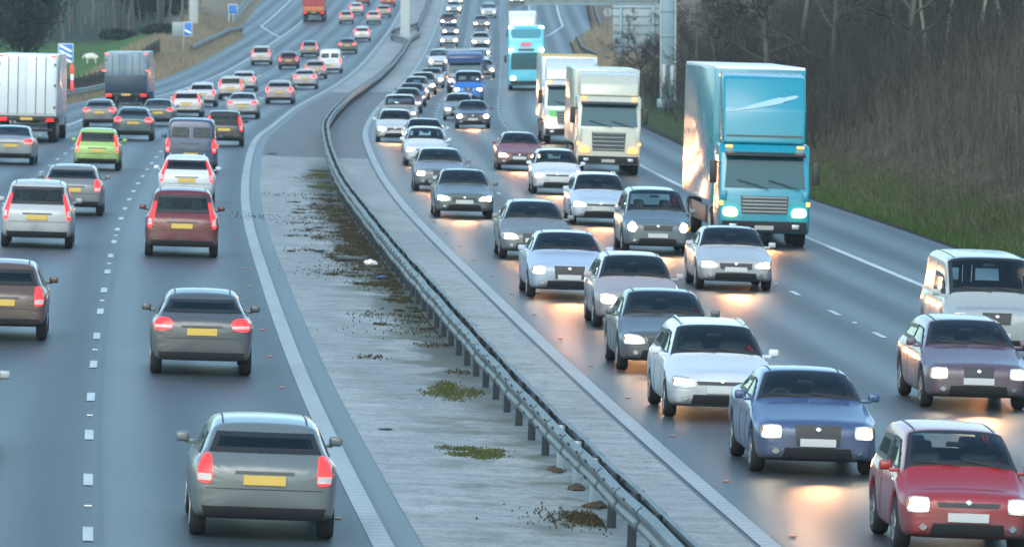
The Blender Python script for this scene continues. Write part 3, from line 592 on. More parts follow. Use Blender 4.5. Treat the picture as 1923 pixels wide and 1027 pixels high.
GL = 'vehicles driving away on the left carriageway'; GR = 'vehicles queueing towards the camera on the right carriageway'
SIL=(.40,.42,.44); WHT=(.60,.63,.66); BLK=(.012,.013,.015); DGR=(.07,.078,.085); MGR=(.16,.175,.185); NAV=(.012,.035,.095); BLU=(.03,.07,.22); RED=(.30,.012,.018); DRD=(.13,.012,.018); PBL=(.38,.46,.58); GRN=(.30,.48,.12); BRN=(.10,.06,.045); CHP=(.50,.48,.46)
CARS = [
# kind, s, d, dirn, colour, label, head, tail, beam
('estate', 81.5,-1.5,1,(.12,.145,.15),'slate grey estate car nearest the camera, cut by the bottom edge beside the ribbed line','head','tail'),
('hatch', 115,-1.77,1,DGR,'dark grey hatchback following behind the dark red car, next to the central reserve','head','tail'),
('people_carrier', 163,-1.92,1,DRD,'dark red people carrier with bright brake lights between a white and a dark grey car','head','tail'),
('estate', 205,-1.85,1,WHT,'white estate car close behind the navy van in the lane beside the reserve','head','tail'),
('van', 241,-2.04,1,NAV,'navy blue panel van with orange lit rear lamps, in front of the white estate','head','tail'),
('hatch', 284,-1.23,1,BLK,'black hatchback just ahead of the navy van, close to the edge line','head','tail'),
('saloon', 371,-2.16,1,SIL,'silver saloon braking ahead of the black hatchback on the bend','head','tail'),
('estate', 415,-1.4,1,(.36,.30,.31),'pinkish silver estate car with glaring red lamps, two ahead of the black hatchback','head','tail'),
('hatch', 526,-2.35,1,(.32,.25,.24),'dusty rose hatchback right behind the white van far along the fast lane','head','tail'),
('van', 550,-1.81,1,WHT,'white panel van in the far fast lane, behind a dark car','head','tail'),
('hatch', 629,-2.28,1,DGR,'charcoal hatchback between the far white van and a white car','head','tail'),
('hatch', 680,-1.94,1,WHT,'white hatchback level with the barrier loop round the median gantry post','head','tail'),
('compact', 765,-2.3,1,SIL,'small silver car just past the median gantry post, in the fast lane','head','tail'),
('hatch', 794,-1.65,1,(.34,.28,.28),'rosy grey hatchback second beyond the median gantry post','head','tail'),
('estate', 838,-1.84,1,RED,'red estate car at the very top, left of the median gantry post','head','tail'),
('hatch', 842,-5.16,1,DRD,'dark red hatchback at the very top in the middle lane','head','tail'),
('compact', 766,-5.47,1,(.33,.31,.31),'small grey car with red lamps in the middle lane, behind another grey car','head','tail'),
('hatch', 804,-5.12,1,CHP,'beige hatchback in the middle lane near the top, right of the red lorry','head','tail'),
('people_carrier', 586,-8.9,1,(.42,.44,.44),'pale grey people carrier by the solid line where the slip road joins','head','tail'),
('hatch', 569,-5.9,1,(.09,.02,.025),'maroon hatchback right of the pale grey people carrier','head','tail'),
('compact', 616,-5.5,1,MGR,'small mid grey car ahead of the maroon hatchback','head','tail'),
('hatch', 478,-1.75,1,(.42,.40,.40),'light grey hatchback in the fast lane two behind the far white van','head','tail'),
('estate', 470,-5.85,1,(.46,.45,.43),'cream coloured estate car in the middle lane, first of a tight pack','head','tail'),
('hatch', 432,-5.15,1,(.50,.46,.44),'pale beige hatchback right behind the cream estate','head','tail'),
('hatch', 404,-5.75,1,(.50,.52,.54),'pale silver hatchback in the tight pack, two behind the cream estate','head','tail'),
('estate', 375,-5.45,1,(.56,.54,.53),'off white estate at the back of the tight pack, ahead of a dark saloon','head','tail'),
('saloon', 349,-6.0,1,(.06,.085,.10),'dark teal saloon right of the dark box lorry, in the middle lane','head','tail'),
('hatch', 292,-5.34,1,(.05,.10,.12),'petrol blue hatchback directly ahead of the lime green car','head','tail'),
('hatch', 241,-5.44,1,GRN,'lime green hatchback in the middle lane','head','tail'),
('estate', 191,-5.1,1,MGR,'grey estate car following the lime green hatchback','head','tail'),
('people_carrier', 166,-5.55,1,SIL,'large silver people carrier behind the grey estate, left of the dashed line','head','tail'),
('hatch', 124,-5.45,1,BRN,'brown hatchback cut by the left edge of the picture','head','tail'),
('saloon', 93,-5.9,1,SIL,'silver saloon at lower left, only a sliver of it inside the picture','head','tail'),
('saloon', 245,-8.75,1,(.22,.25,.28),'blue grey saloon at the left edge in front of the white trailer','head','tail'),
('hatch', 345,-8.9,1,(.13,.14,.15),'charcoal hatchback with a pale roof tucked behind the dark box lorry','head','tail'),
# oncoming, lane next to the reserve
('hatch', 83.5,7.45,-1,RED,'crimson hatchback at the bottom right corner, nearest oncoming car','headw','tail','white'),
('saloon', 96,6.92,-1,(.035,.07,.17),'dark blue saloon between the crimson hatchback and the white car','headw','tail','white'),
('estate', 107.5,6.6,-1,WHT,'white estate car with unlit lamps, behind the dark blue saloon','headdim','tail',None),
('saloon', 120,6.75,-1,DGR,'dark grey saloon with warm headlights right behind the white estate','headw','tail','white'),
('hatch', 135,7.3,-1,(.34,.30,.31),'pinkish grey hatchback half hidden behind the dark grey saloon','head','tail',None),
('saloon', 147,6.65,-1,PBL,'pale blue saloon following the pinkish grey hatchback','headw','tail','warm'),
('hatch', 168,7.06,-1,MGR,'mid grey hatchback with low warm headlights behind the pale blue saloon','head','tail','warm'),
('saloon', 198,6.5,-1,(.10,.125,.12),'dark green grey saloon with a wide black grille, lamps blazing','headw','tail','white'),
('estate', 226,6.65,-1,MGR,'grey estate car nose to tail behind the dark green grey saloon','head','tail','warm'),
('hatch', 260,6.95,-1,WHT,'white hatchback coming out of the bend beside the curved reserve','head','tail','warm'),
('saloon', 280,7.3,-1,(.46,.50,.54),'silver blue saloon tucked behind the white hatchback on the bend','head','tail',None),
('hatch', 300,6.3,-1,(.55,.58,.58),'pale silver hatchback with black front below the white topped off roader','head','tail',None),
('suv', 340,6.75,-1,(.30,.31,.30),'tall off roader with a wide dark windscreen at the foot of the queue','headdim','tail',None),
('hatch', 388,6.95,-1,(.12,.05,.06),'dark maroon hatchback immediately behind the tall off roader','headdim','tail',None),
('saloon', 408,7.0,-1,BLU,'blue saloon second behind the tall off roader','headdim','tail',None),
('hatch', 428,7.0,-1,SIL,'silver hatchback third behind the tall off roader','head','tail',None),
('estate', 449,7.15,-1,MGR,'grey estate fourth behind the tall off roader','head','tail',None),
('saloon', 474,7.4,-1,SIL,'silver saloon at the tail of the tight queue, just below a white car alone','head','tail',None),
('people_carrier', 562,7.08,-1,WHT,'white people carrier alone between two groups in the fast lane','headw','tail',None),
('saloon', 657,7.13,-1,SIL,'silver saloon right of the median gantry post, lamps lit','head','tail',None),
('hatch', 700,7.0,-1,MGR,'grey hatchback second right of the median gantry post','head','tail',None),
('hatch', 752,6.4,-1,DRD,'dark red hatchback near the top of the oncoming fast lane','head','tail',None),
('estate', 808,6.67,-1,SIL,'silver estate car near the top of the oncoming fast lane','head','tail',None),
('hatch', 843,6.67,-1,WHT,'white hatchback topmost in the oncoming fast lane','head','tail',None),
# middle lane
('saloon', 342,10.52,-1,(.04,.055,.10),'midnight blue saloon with warm headlights below the blue van','head','tail','warm'),
('hatch', 368,9.95,-1,(.20,.25,.28),'steel blue hatchback peeping out behind the midnight blue saloon','headdim','tail',None),
('van', 422,10.4,-1,(.02,.16,.52),'bright blue van with lit headlights in the middle of the oncoming road','headw','tail',None),
('hatch', 258,10.55,-1,(.22,.075,.085),'burgundy hatchback with a grey roof, headlights glowing orange','head','tail','warm'),
('hatch', 227,10.67,-1,WHT,'white hatchback between the burgundy hatchback and the ice blue estate','headw','tail','warm'),
('estate', 195,10.4,-1,(.50,.58,.66),'ice blue estate with white headlights, left of the cyan lorry','headw','tail','warm'),
('people_carrier', 174,10.6,-1,(.10,.14,.17),'dark blue grey people carrier below the ice blue estate','head','tail','warm'),
('saloon', 154,10.95,-1,SIL,'silver saloon with long bright lamps in front of the dark people carrier','headw','tail','warm'),
('estate', 112,11.35,-1,(.10,.06,.085),'plum coloured estate at right, astride the dashed line','headw','tail','white'),
('saloon', 520,11.0,-1,MGR,'grey saloon behind the bright blue van, lamps dazzling','head','tail',None),
('people_carrier', 560,10.45,-1,WHT,'white people carrier with lamps alight, second above the bright blue van','head','tail',None),
('hatch', 604,10.48,-1,SIL,'silver hatchback third above the bright blue van','headw','tail',None),
('estate', 650,10.3,-1,CHP,'champagne estate car left of the cyan coach','head','tail',None),
('hatch', 741,10.18,-1,MGR,'grey hatchback with two round glowing lamps left of the white lorry','head','tail',None),
('people_carrier', 791,10.95,-1,WHT,'white people carrier without headlights at the top of the middle lane','headdim','tail',None),
('van', 127,13.6,-1,(.34,.37,.37),'pale grey van on the nearside lane, cut by the right edge','head','tail',None),
('hatch', 846,14.4,-1,SIL,'silver hatchback at the very top left of the overhead sign','head','tail',None),
]
CATN = {'hatch':'hatchback','compact':'small car','saloon':'saloon car','estate':'estate car','people_carrier':'people carrier','suv':'off-roader','van':'van'}
NAMEN = {'hatch':'hatchback_car','compact':'small_car','saloon':'saloon_car','estate':'estate_car','people_carrier':'people_carrier','suv':'off_road_car','van':'panel_van'}
nv_ = {}
for c in CARS:
    kd, s, d, dr, col, lab, hd, tl = c[:8]
    nv_[kd] = nv_.get(kd, 0)+1; kk = VAR.get(kd, [kd]); kk = kk[nv_[kd] % len(kk)]
    place(K[kk], NAMEN[kd], s, d, dr, col, lab, CATN[kd], GL if dr > 0 else GR, hd, tl, (c[8] or ('warm' if s < 480 and hd != 'headdim' else None)) if len(c) > 8 else None)

# ------------------------------------------------------------------ lorries, coach
def mesh_bvh(me):
    b = bmesh.new(); b.from_mesh(me); v = BVHTree.FromBMesh(b); b.free(); return v
def lorry_kit(L, boxH, ws0, ws1, cabL=2.2, front_box=True, topband=None, boxcol2=False, logo=None, grill=True):
    """oncoming lorry: cab, wind deflector, cargo box, chassis, wheels"""
    k = Kit(L); yf = L/2; hw = 1.24
    prof = [(yf-.10, .38), (yf, .62), (yf-.02, 1.25), (yf-.06, ws0-.10), (yf-.34, ws1+.10), (yf-.62, ws1+.32), (yf-cabL, ws1+.36), (yf-cabL, .9), (yf-1.6, .45)]
    cab = MB().prism(prof, -hw, hw, .07, 3).mesh('cab', M['paint']); k.add('cab', cab, paint=True); bv = mesh_bvh(cab); front = lambda x, z: (x, yf, z)
    pm = lambda n, cs_, m, nu=8, nv=5, off=.012, rd=0.: patch_mesh(n, bv, cs_, (0, -1, 0), m, front, nu, nv, off=off, round_=rd)
    k.add('windscreen', pm('windscreen', [(-1.10, ws0), (1.10, ws0), (1.04, ws1), (-1.04, ws1)], M['lorryglass'], 12, 6))
    if grill: k.add('grille', pm('grille', [(-.62, .92), (.62, .92), (.66, ws0-.22), (-.66, ws0-.22)], M['trim'], 8, 5))
    k.add('bumper', pm('bumper', [(-1.16, .46), (1.16, .46), (1.16, .72), (-1.16, .72)], M['trim'], 10, 3, .03))
    vz = MB(); vz.box((0, yf-.16, ws1+.06), (2.2, .26, .05), .02, rot=Matrix.Rotation(rad(-18), 3, 'X')); k.add('sun_visor', vz.mesh('sun_visor', M['trim']))
    wp = MB()
    for x0 in (-.95, -.1): wp.tube([(x0, yf+.03, ws0-.03), (x0+.45, yf-.02, ws0+.12), (x0+.85, yf-.06, ws0+.22)], .014, 5)
    k.add('wiper', wp.mesh('wiper', M['black']))
    gr_ = MB()
    for q_ in range(5): gr_.box((0, yf+.012, .98+q_*(ws0-1.24)/4), (1.22, .03, .035), .008)
    if grill: k.add('grille_bars', gr_.mesh('grille_bars', M['steel']))
    for sx in (-1, 1):
        k.add('corner_deflector', MB().box((sx*1.12, yf-.03, (ws0+1.15)/2+.02), (.16, .10, ws0-1.35), .03).mesh('corner_deflector', M['paint']), paint=True)
        k.add('door_seam', MB().box((sx*(hw+.002), yf-.40, 1.4), (.008, .02, 1.5)).mesh('door_seam', M['black'], 0)); k.add('door_seam', MB().box((sx*(hw+.002), yf-1.5, 1.5), (.008, .02, 1.9)).mesh('door_seam', M['black'], 0))
        k.add('fog_light', MB().box((sx*.86, yf+.035, .58), (.2, .03, .12), .01).mesh('fog_light', M['lens']))
    k.add('number_plate', pm('number_plate', [(-.26, .5), (.26, .5), (.26, .61), (-.26, .61)], M['plate_w'], 4, 3, .045))
    for sx in (-1, 1):
        k.add('headlight', pm('headlight', [(sx*.72, .84), (sx*1.14, .84), (sx*1.14, 1.08), (sx*.78, 1.08)], M['headw'], 6, 4, .05, .2), role='head')
        k.add('side_window', patch_mesh('side_window', bv, [(yf-.45, ws0+.02), (yf-1.35, ws0+.02), (yf-1.35, ws1), (yf-.6, ws1)], (-sx, 0, 0), M['lorryglass'], lambda y, z: (sx*hw, y, z), 5, 4))
        mm = MB(); mm.box((sx*(hw+.17), yf-.25, ws0+.42), (.2, .10, .62), .03); mm.box((sx*(hw+.05), yf-.3, ws0+.68), (.2, .04, .04)); k.add('wing_mirror', mm.mesh('wing_mirror', M['black']))
        k.add('marker_lamp', MB().box((sx*.98, yf-.44, ws1+.26), (.2, .10, .07), .02).mesh('marker_lamp', M['amber']), role='mark')
        k.add('marker_lamp', MB().box((sx*1.02, yf-cabL-.32, boxH-.20), (.26, .06, .07), .02).mesh('marker_lamp', M['amber']), role='topmark')
        k.add('indicator', MB().box((sx*1.19, yf+.0, 1.2), (.10, .08, .12), .02).mesh('indicator', M['amber']))
        k.add('cab_step', MB().box((sx*1.16, yf-.75, .55), (.14, .5, .3), .02).mesh('cab_step', M['black']))
    # wind deflector on the cab roof
    dz = boxH - (ws1+.36)
    dp = [(yf-.62, ws1+.33), (yf-.78, ws1+.36+dz*.45), (yf-1.25, boxH-.22), (yf-cabL-.05, boxH-.08), (yf-cabL-.05, ws1+.36)]
    k.add('wind_deflector', MB().prism(dp, -1.14, 1.14, .08, 3).mesh('wind_deflector', M['paint']), paint=True)
    y1 = yf-cabL-.35; y0 = -L/2
    bx = MB().box((0, (y0+y1)/2, (1.12+boxH)/2), (2.54, y1-y0, boxH-1.12), .05, 2).mesh('cargo_box', M['paint']); k.add('cargo_box', bx, paint=2 if boxcol2 else True)
    if topband: k.add('top_rail', MB().box((0, (y0+y1)/2, boxH+.004), (2.50, y1-y0-.02, .10), .03).mesh('top_rail', M[topband]))
    if logo is not None: logo(k, yf, cabL, boxH, bv, pm, y1)
    ch = MB(); ch.box((0, (y0+yf-1)/2, .92), (.9, L-1.6, .28), .02)
    for sx in (-1, 1): ch.box((sx*1.18, (y0+y1)/2+.2, .72), (.05, (y1-y0)*.5, .5), .01); ch.box((sx*.9, y1-1.2, .78), (.5, 1.1, .5), .04)
    k.add('chassis', ch.mesh('chassis', M['black']))
    tm, rm = wheel_meshes(.5, .32)
    for y in (yf-1.25, y1-2.6 if L < 11 else y1-1.0, y0+1.4, y0+2.7):
        for sx in (-1, 1):
            rot = Matrix.Identity(4) if sx > 0 else Matrix.Rotation(math.pi, 4, 'Z'); k.parts.append(('wheel', tm, Matrix.Translation((sx*1.06, y, .5)) @ rot, [('rim', rm, Matrix.Identity(4), False)], False, None))
    k.add('mudguard', MB().box((0, yf-1.95, .8), (2.4, .06, .7), .01).mesh('mudguard', M['black']))
    return k
CYAN = (.0,.235,.33); CREAM = (.50,.50,.42)
def cyan_logo(k, yf, cabL, boxH, bv, pm, y1):
    # pale swoosh and dark rule across the deflector and box front
    f = MB()
    for i in range(14):
        x0 = -1.0+i*.15; z = 3.98 + .22*math.sin((i/13)*2.2) - .02*i; f.box((x0, y1+.014, z), (.165, .02, .10+.24*math.sin(math.pi*(i+1)/15)), .0)
    k.add('swoosh_marking', f.mesh('swoosh_marking', M['white']))
K1 = lorry_kit(13.5, 4.85, 1.62, 2.48, topband='white')
k1logo = None
def rear_box_lamps(k, y, zlow, ztop, low=M['tail']):
    for sx in (-1, 1):
        k.add('tail_light', MB().box((sx*1.0, y-.03, zlow), (.36, .08, .15), .02).mesh('tail_light', low), role='tail')
        k.add('marker_lamp', MB().box((sx*1.12, y-.03, ztop), (.20, .07, .08), .02).mesh('marker_lamp', M['redmark']))
def deflector_marks(k, L, ws1, boxH, cabL=2.2):
    """pale sweep and dark line on the deflector front"""
    yf = L/2; d = [p for p in k.parts if p[0] == 'wind_deflector'][0][1]; bv = mesh_bvh(d); front = lambda x, z: (x, yf, z)
    zz = ws1+.36+(boxH-ws1-.36)*.42
    m = patch_mesh('sweep_marking', bv, [(-1.0, zz+.34), (.95, zz-.04), (1.0, zz+.0), (-.9, zz+.56)], (0, -1, 0), mat('pale_blue_marking', (.30,.48,.58), .4), front, 14, 5, off=.01, round_=.5); k.add('sweep_marking', m)
    m = patch_mesh('line_marking', bv, [(-1.05, ws1+.52), (1.05, ws1+.52), (1.05, ws1+.57), (-1.05, ws1+.57)], (0, -1, 0), M['trim'], front, 8, 2, off=.01); k.add('line_marking', m)
deflector_marks(K1, 13.5, 2.48, 4.85)
place(K1, 'articulated_lorry', 181, 14.0, -1, CYAN, 'tall cyan lorry with a white roof edge and amber marker lamps', 'lorry', GR, 'lampw', beam='warm')
K2 = lorry_kit(10.5, 4.05, 1.86, 2.70)
place(K2, 'box_lorry', 256, 13.9, -1, CREAM, 'cream box lorry with a dark windscreen and low amber lamps, left of the cyan lorry', 'lorry', GR, 'amber', roleskip=('topmark',))
K3 = lorry_kit(11.5, 4.0, 1.75, 2.6, topband='plate_y', boxcol2=True)
def green_mark(k, L):
    yf = L/2; f = [p for p in k.parts if p[0] == 'cab'][0][1]; bv = mesh_bvh(f)
    k.add('green_panel', patch_mesh('green_panel', bv, [(.2, 1.25), (1.0, 1.25), (1.0, 1.55), (.2, 1.55)], (0, -1, 0), mat('green_panel_paint', (.10,.45,.15), .4), lambda x, z: (x, yf, z), 5, 3))
green_mark(K3, 11.5)
place(K3, 'box_lorry', 303, 14.35, -1, (.55,.60,.62), 'white box lorry with a yellow edged roof hidden partly behind the cream lorry', 'lorry', GR, 'headw', color2=(.70,.72,.74), roleskip=('topmark',))
K4 = lorry_kit(12.5, 4.1, 1.8, 2.6)
place(K4, 'box_lorry', 610, 14.3, -1, (.72,.72,.70), 'white lorry directly behind the cyan coach', 'lorry', GR, 'headw', roleskip=('topmark','mark'))

def coach_kit():
    L = 12.; k = Kit(L); yf = L/2; hw = 1.26
    prof = [(yf-.06, .32), (yf, .9), (yf-.03, 2.3), (yf-.16, 3.5), (yf-.38, 4.30), (yf-.75, 4.46), (-yf+.3, 4.46), (-yf, 4.2), (-yf, .4)]
    b = MB().prism(prof, -hw, hw, .12, 3).mesh('body', M['paint']); k.add('body', b, paint=True); bv = mesh_bvh(b); front = lambda x, z: (x, yf, z)
    pm = lambda n, c, m, nu=10, nv=5, off=.012, rd=0.: patch_mesh(n, bv, c, (0, -1, 0), m, front, nu, nv, off=off, round_=rd)
    up = mat('cyan_upper_glass', (.0,.20,.27), .1, spec=.2)
    k.add('upper_windscreen', pm('upper_windscreen', [(-1.02, 3.62), (1.02, 3.62), (1.08, 4.27), (-1.08, 4.27)], up, rd=.08))
    k.add('windscreen', pm('windscreen', [(-1.08, 1.45), (1.08, 1.45), (1.06, 2.62), (-1.06, 2.62)], M['lorryglass']))
    k.add('destination_board', pm('destination_board', [(-.55, 2.74), (.55, 2.74), (.55, 2.90), (-.55, 2.90)], M['trim'], 5, 3))
    k.add('name_panel', pm('name_panel', [(-.42, 3.05), (.42, 3.05), (.40, 3.34), (-.40, 3.34)], mat('pink_name_panel', (.62,.16,.22), .5), 6, 3, .02, .15))
    k.add('bumper', pm('bumper', [(-1.12, .42), (1.12, .42), (1.12, .66), (-1.12, .66)], M['trim'], 8, 3))
    for sx in (-1, 1):
        k.add('headlight', pm('headlight', [(sx*.74, .74), (sx*1.12, .74), (sx*1.12, .98), (sx*.8, .98)], M['headw'], 5, 3, .05, .2), role='head')
        k.add('roof_lamp', MB().box((sx*1.08, yf-.55, 4.36), (.24, .2, .16), .04).mesh('roof_lamp', M['headw']))
        k.add('marker_lamp', MB().box((sx*1.08, yf-.0, 2.80), (.22, .12, .14), .04).mesh('marker_lamp', M['head']))
        mm = MB(); mm.box((sx*(hw+.2), yf+.1, 2.2), (.18, .12, .5), .04); mm.box((sx*(hw+.08), yf+.02, 2.42), (.3, .05, .05)); k.add('wing_mirror', mm.mesh('wing_mirror', M['black']))
        for z0, z1 in ((1.6, 2.5), (3.2, 3.95)):
            for j in range(6):
                a = yf-.9-j*1.75; k.add('side_window', patch_mesh('side_window', bv, [(a, z0), (a-1.6, z0), (a-1.6, z1), (a, z1)], (-sx, 0, 0), M['lorryglass'], lambda y, z: (sx*hw, y, z), 3, 3))
    tm, rm = wheel_meshes(.5, .3)
    for y in (yf-2.4, -yf+3.4, -yf+2.1):
        for sx in (-1, 1):
            rot = Matrix.Identity(4) if sx > 0 else Matrix.Rotation(math.pi, 4, 'Z'); k.parts.append(('wheel', tm, Matrix.Translation((sx*1.13, y, .5)) @ rot, [('rim', rm, Matrix.Identity(4), False)], False, None))
    return k
place(coach_kit(), 'double_deck_coach', 462, 14.2, -1, (.10,.52,.68), 'cyan double deck coach with a pink name panel, above the white lorry', 'coach', GR, 'lampw')

def trailer_kit(L, W, z0, H, cw, panel=None):
    """lorry seen from the back: box with two doors, bars, lamps, underrun bar, wheels, cab in front"""
    k = Kit(L); hw = W/2; y0 = -L/2; y1 = L/2-2.7
    k.add('cargo_box', MB().box((0, (y0+y1)/2, (z0+H)/2), (W, y1-y0, H-z0), .04).mesh('cargo_box', M['paint']), paint=True)
    for sx in (-1, 1):
        dm = MB(); dm.box((sx*hw*.49, y0-.02, (z0+H)/2), (hw*.92, .05, H-z0-.22), .012)
        bars = MB()
        for x in (.30, .62): bars.tube([(sx*hw*x, y0-.065, z0+.1), (sx*hw*x, y0-.065, H-.12)], .016, 8)
        for zz in (z0+.4, (z0+H)/2, H-.45): bars.box((sx*hw*.93, y0-.05, zz), (.10, .03, .12), .01)
        k.parts.append(('rear_door', dm.mesh('rear_door', M['paint']), Matrix.Identity(4), [('locking_bar', bars.mesh('locking_bar', M['galv']), Matrix.Identity(4), False)], True, None))
    rear_box_lamps(k, y0, z0-.12, H-.10)
    fr = MB(); fr.box((0, y0-.02, z0-.08), (W-.04, .10, .22), .02); fr.box((0, y0+.3, .52), (2.2, .10, .13), .02)
    for sx in (-1, 1):
        fr.box((sx*.6, y0+.15, .78), (.08, .40, .62), .0); k.add('mudflap', MB().box((sx*1.0, y0+2.05, .55), (.36, .03, .55)).mesh('mudflap', M['black'], 0))
    k.add('underrun_bar', fr.mesh('underrun_bar', M['black']))
    k.add('number_plate', MB().box((0, y0-.085, z0-.10), (.52, .02, .12)).mesh('number_plate', M['plate_y']))
    ch = MB(); ch.box((0, -.4, .95), (.9, L-1.2, .24), .02); k.add('chassis', ch.mesh('chassis', M['black']))
    cab = MB().prism([(L/2, .4), (L/2, 1.6), (L/2-.4, 3.0), (L/2-2.2, 3.1), (L/2-2.2, .6)], -1.22, 1.22, .06); k.add('cab', cab.mesh('cab', M['paint']), paint=True)
    tm, rm = wheel_meshes(.5, .34)
    for y in (y0+1.3, y0+2.6, y0+3.9, L/2-1.2):
        for sx in (-1, 1):
            rot = Matrix.Identity(4) if sx > 0 else Matrix.Rotation(math.pi, 4, 'Z'); k.parts.append(('wheel', tm, Matrix.Translation((sx*(hw-.2), y, .5)) @ rot, [('rim', rm, Matrix.Identity(4), False)], False, None))
    if panel: panel(k, y0, hw, z0, H)
    return k
KT = trailer_kit(13., 2.55, 1.1, 3.75, .0)
place(KT, 'lorry_trailer', 282, -9.62, 1, (.62,.66,.70), 'white lorry trailer with rear doors and red marker lamps at the left edge', 'lorry', GL)
def darkpanel(k, y0, hw, z0, H):
    k.add('lower_panel', MB().box((0, y0-.09, z0+.52), (hw*2-.1, .03, 1.0), .01).mesh('lower_panel', mat('navy_panel', (.01,.03,.06), .4)))
    for sx in (-1, 1): k.add('marker_lamp', MB().box((sx*(hw+.02), y0-.09, z0+1.28), (.22, .06, .08), .02).mesh('marker_lamp', M['redmark']))
KD = trailer_kit(9.5, 2.5, 1.2, 3.55, .0, darkpanel)
place(KD, 'box_lorry', 384, -9.3, 1, (.10,.17,.24), 'dark blue grey box lorry with a navy lower panel, right of the grazing sheep', 'lorry', GL)
def redpanel(k, y0, hw, z0, H):
    k.add('lower_panel', MB().box((0, y0-.09, z0+.3), (hw*2-.1, .03, .55), .01).mesh('lower_panel', mat('orange_panel', (.55,.16,.05), .4)))
KR = trailer_kit(12., 2.55, 1.2, 4.1, .0, redpanel)
place(KR, 'lorry_trailer', 776, -9.5, 1, (.42,.05,.05), 'red lorry trailer with an orange lower band at the top left', 'lorry', GL)
# dark blue flat load truck behind the blue van
KP = trailer_kit(6.5, 2.1, .8, 2.6, .0)
K5 = lorry_kit(7.5, 3.0, 1.45, 2.1, cabL=1.8)
place(K5, 'box_lorry', 448, 10.0, -1, (.02,.05,.15), 'small navy box lorry just behind the bright blue van', 'lorry', GR, 'headdim', roleskip=('topmark','mark'))

# ------------------------------------------------------------------ central barrier
BD = 3.14
def bumpL(s): return BD - 2.25*sst(655, 690, s)*(1-sst(700, 745, s))
def bumpR(s): return BD + .55*sst(665, 695, s)*(1-sst(700, 735, s))
def beam_mesh(df, side, ss, name):
    # corrugated rail profile (offset from post line, height)
    pr = [(.06, .735), (.11, .755), (.176, .70), (.182, .655), (.150, .605), (.150, .565), (.182, .515), (.178, .46), (.11, .42), (.08, .425)]
    pr = pr + [(x-.012, z) for x, z in pr[::-1][1:-1]]
    n = len(pr); P = np.array(pr); D = df(ss)[:, None] + side*P[None, :, 0]; S = np.repeat(ss[:, None], n, 1); V = rp(S, D); V[..., 2] += P[None, :, 1] + (.02*np.sin(ss*.11)+.006*np.sin(ss*.83+side))[:, None]; V[..., 0] += (.010*np.sin(ss*.61+2*side))[:, None]
    i = np.arange(len(ss)-1)[:, None]*n + np.arange(n)[None]; j = np.arange(len(ss)-1)[:, None]*n + (np.arange(n)+1)[None] % n
    F = np.stack([i, j, j+n, i+n], -1).reshape(-1, 4); me = mesh_np(name, V.reshape(-1, 3), F, [M['galv']], smooth=True); me.set_sharp_from_angle(angle=rad(22)); return me
sb = np.concatenate([np.arange(40, 420, 1.6), np.arange(420, 1100, 4)])
bar = bpy.data.objects.new('safety_barrier', None); C.objects.link(bar); tag(bar, 'long double sided grey steel crash barrier winding along the central reserve', 'crash barrier')
link('rail', beam_mesh(bumpL, -1, sb, 'rail'), bar); link('rail', beam_mesh(bumpR, 1, sb, 'rail'), bar)
post = MB().box((0, 0, .33), (.11, .13, .70), .008).mesh('post', M['galvdark']); postn = MB().box((0, 0, .33), (.11, .13, .70), .008).mesh('post', M['galvnew'])
spost = 85.8 + 3.17*np.arange(-2, 100); stuffV = []
for i, s in enumerate(spost[:98]):
    new = 88 < s < 96; o = link('post', postn if new else post, bar, frame(float(s), BD))
    if new: o['label'] = 'pale new galvanised post'
jv = []; jf = []
for s in spost[spost < 420]+.4:
    for df_, sd in ((bumpL, -1), (bumpR, 1)):
        me = beam_mesh(df_, sd, np.array([s-.16, s, s+.16]), 'sleeve'); co = np.zeros(len(me.vertices)*3); me.vertices.foreach_get('co', co); co = co.reshape(-1, 3); co[:, 0] += sd*.009; co[:, 2] += .004; o_ = sum(len(q_) for q_ in jv); jv.append(co); jf += [[o_+i for i in p.vertices] for p in me.polygons]; bpy.data.meshes.remove(me)
o = link('joint_sleeve', mesh_np('joint_sleeve', np.vstack(jv), np.array(jf), [M['galv']], smooth=True), bar); o['kind'] = 'stuff'
far = MB()
for s in np.arange(spost[97]+3.2, 1000, 3.2):
    for f_, in ((bumpL,), (bumpR,)) if 650 < s < 750 else ((lambda q: BD,),): p = rp(s, float(f_(s))); far.box((p[0], p[1], p[2]+.32), (.12, .12, .66))
o = link('post', far.mesh('post', M['galvdark'], 0), bar); o['kind'] = 'stuff'
# bolts: pairs of dark heads on the rail face, spacer brackets between the rails
bo = MB()
for s in np.arange(80, 330, 1.585):
    for zz in (.705, .49):
        for ds in (-.09, .09):
            p = rp(s+ds, BD-.178); bo.box((p[0], p[1], p[2]+zz), (.02, .05, .035))
o = link('bolt', bo.mesh('bolt', M['dark'], 0), bar); o['kind'] = 'stuff'
br = MB()
for s in spost[spost < 330]:
    p = rp(s, BD); br.box((p[0], p[1], p[2]+.60), (.24, .09, .20), .0)
o = link('spacer_bracket', br.mesh('spacer_bracket', M['galvdark'], 0), bar); o['kind'] = 'stuff'
def dirtmound(s, d, i):
    m = MB(); b = m.bm; bmesh.ops.create_icosphere(b, subdivisions=3, radius=.15)
    for v in b.verts: k = 1+.35*math.sin(17*v.co.x+i)+.25*math.cos(19*v.co.y+2*i)+random.uniform(-.22, .22); v.co = Vector((v.co.x*k*1.0, v.co.y*k*1.7, max(v.co.z, -.02)*.45*k))
    me = m.mesh('soil_mound', mat('brown_soil', (.085,.058,.036), .95)); tag(link('soil_mound', me, None, frame(s, d)), 'small heap of brown soil round the foot of a pale new barrier post', 'soil heap', 'soil heaps at the new barrier posts')
for i, s in enumerate(spost[(spost > 88) & (spost < 96)]): dirtmound(float(s), BD-.02, i)

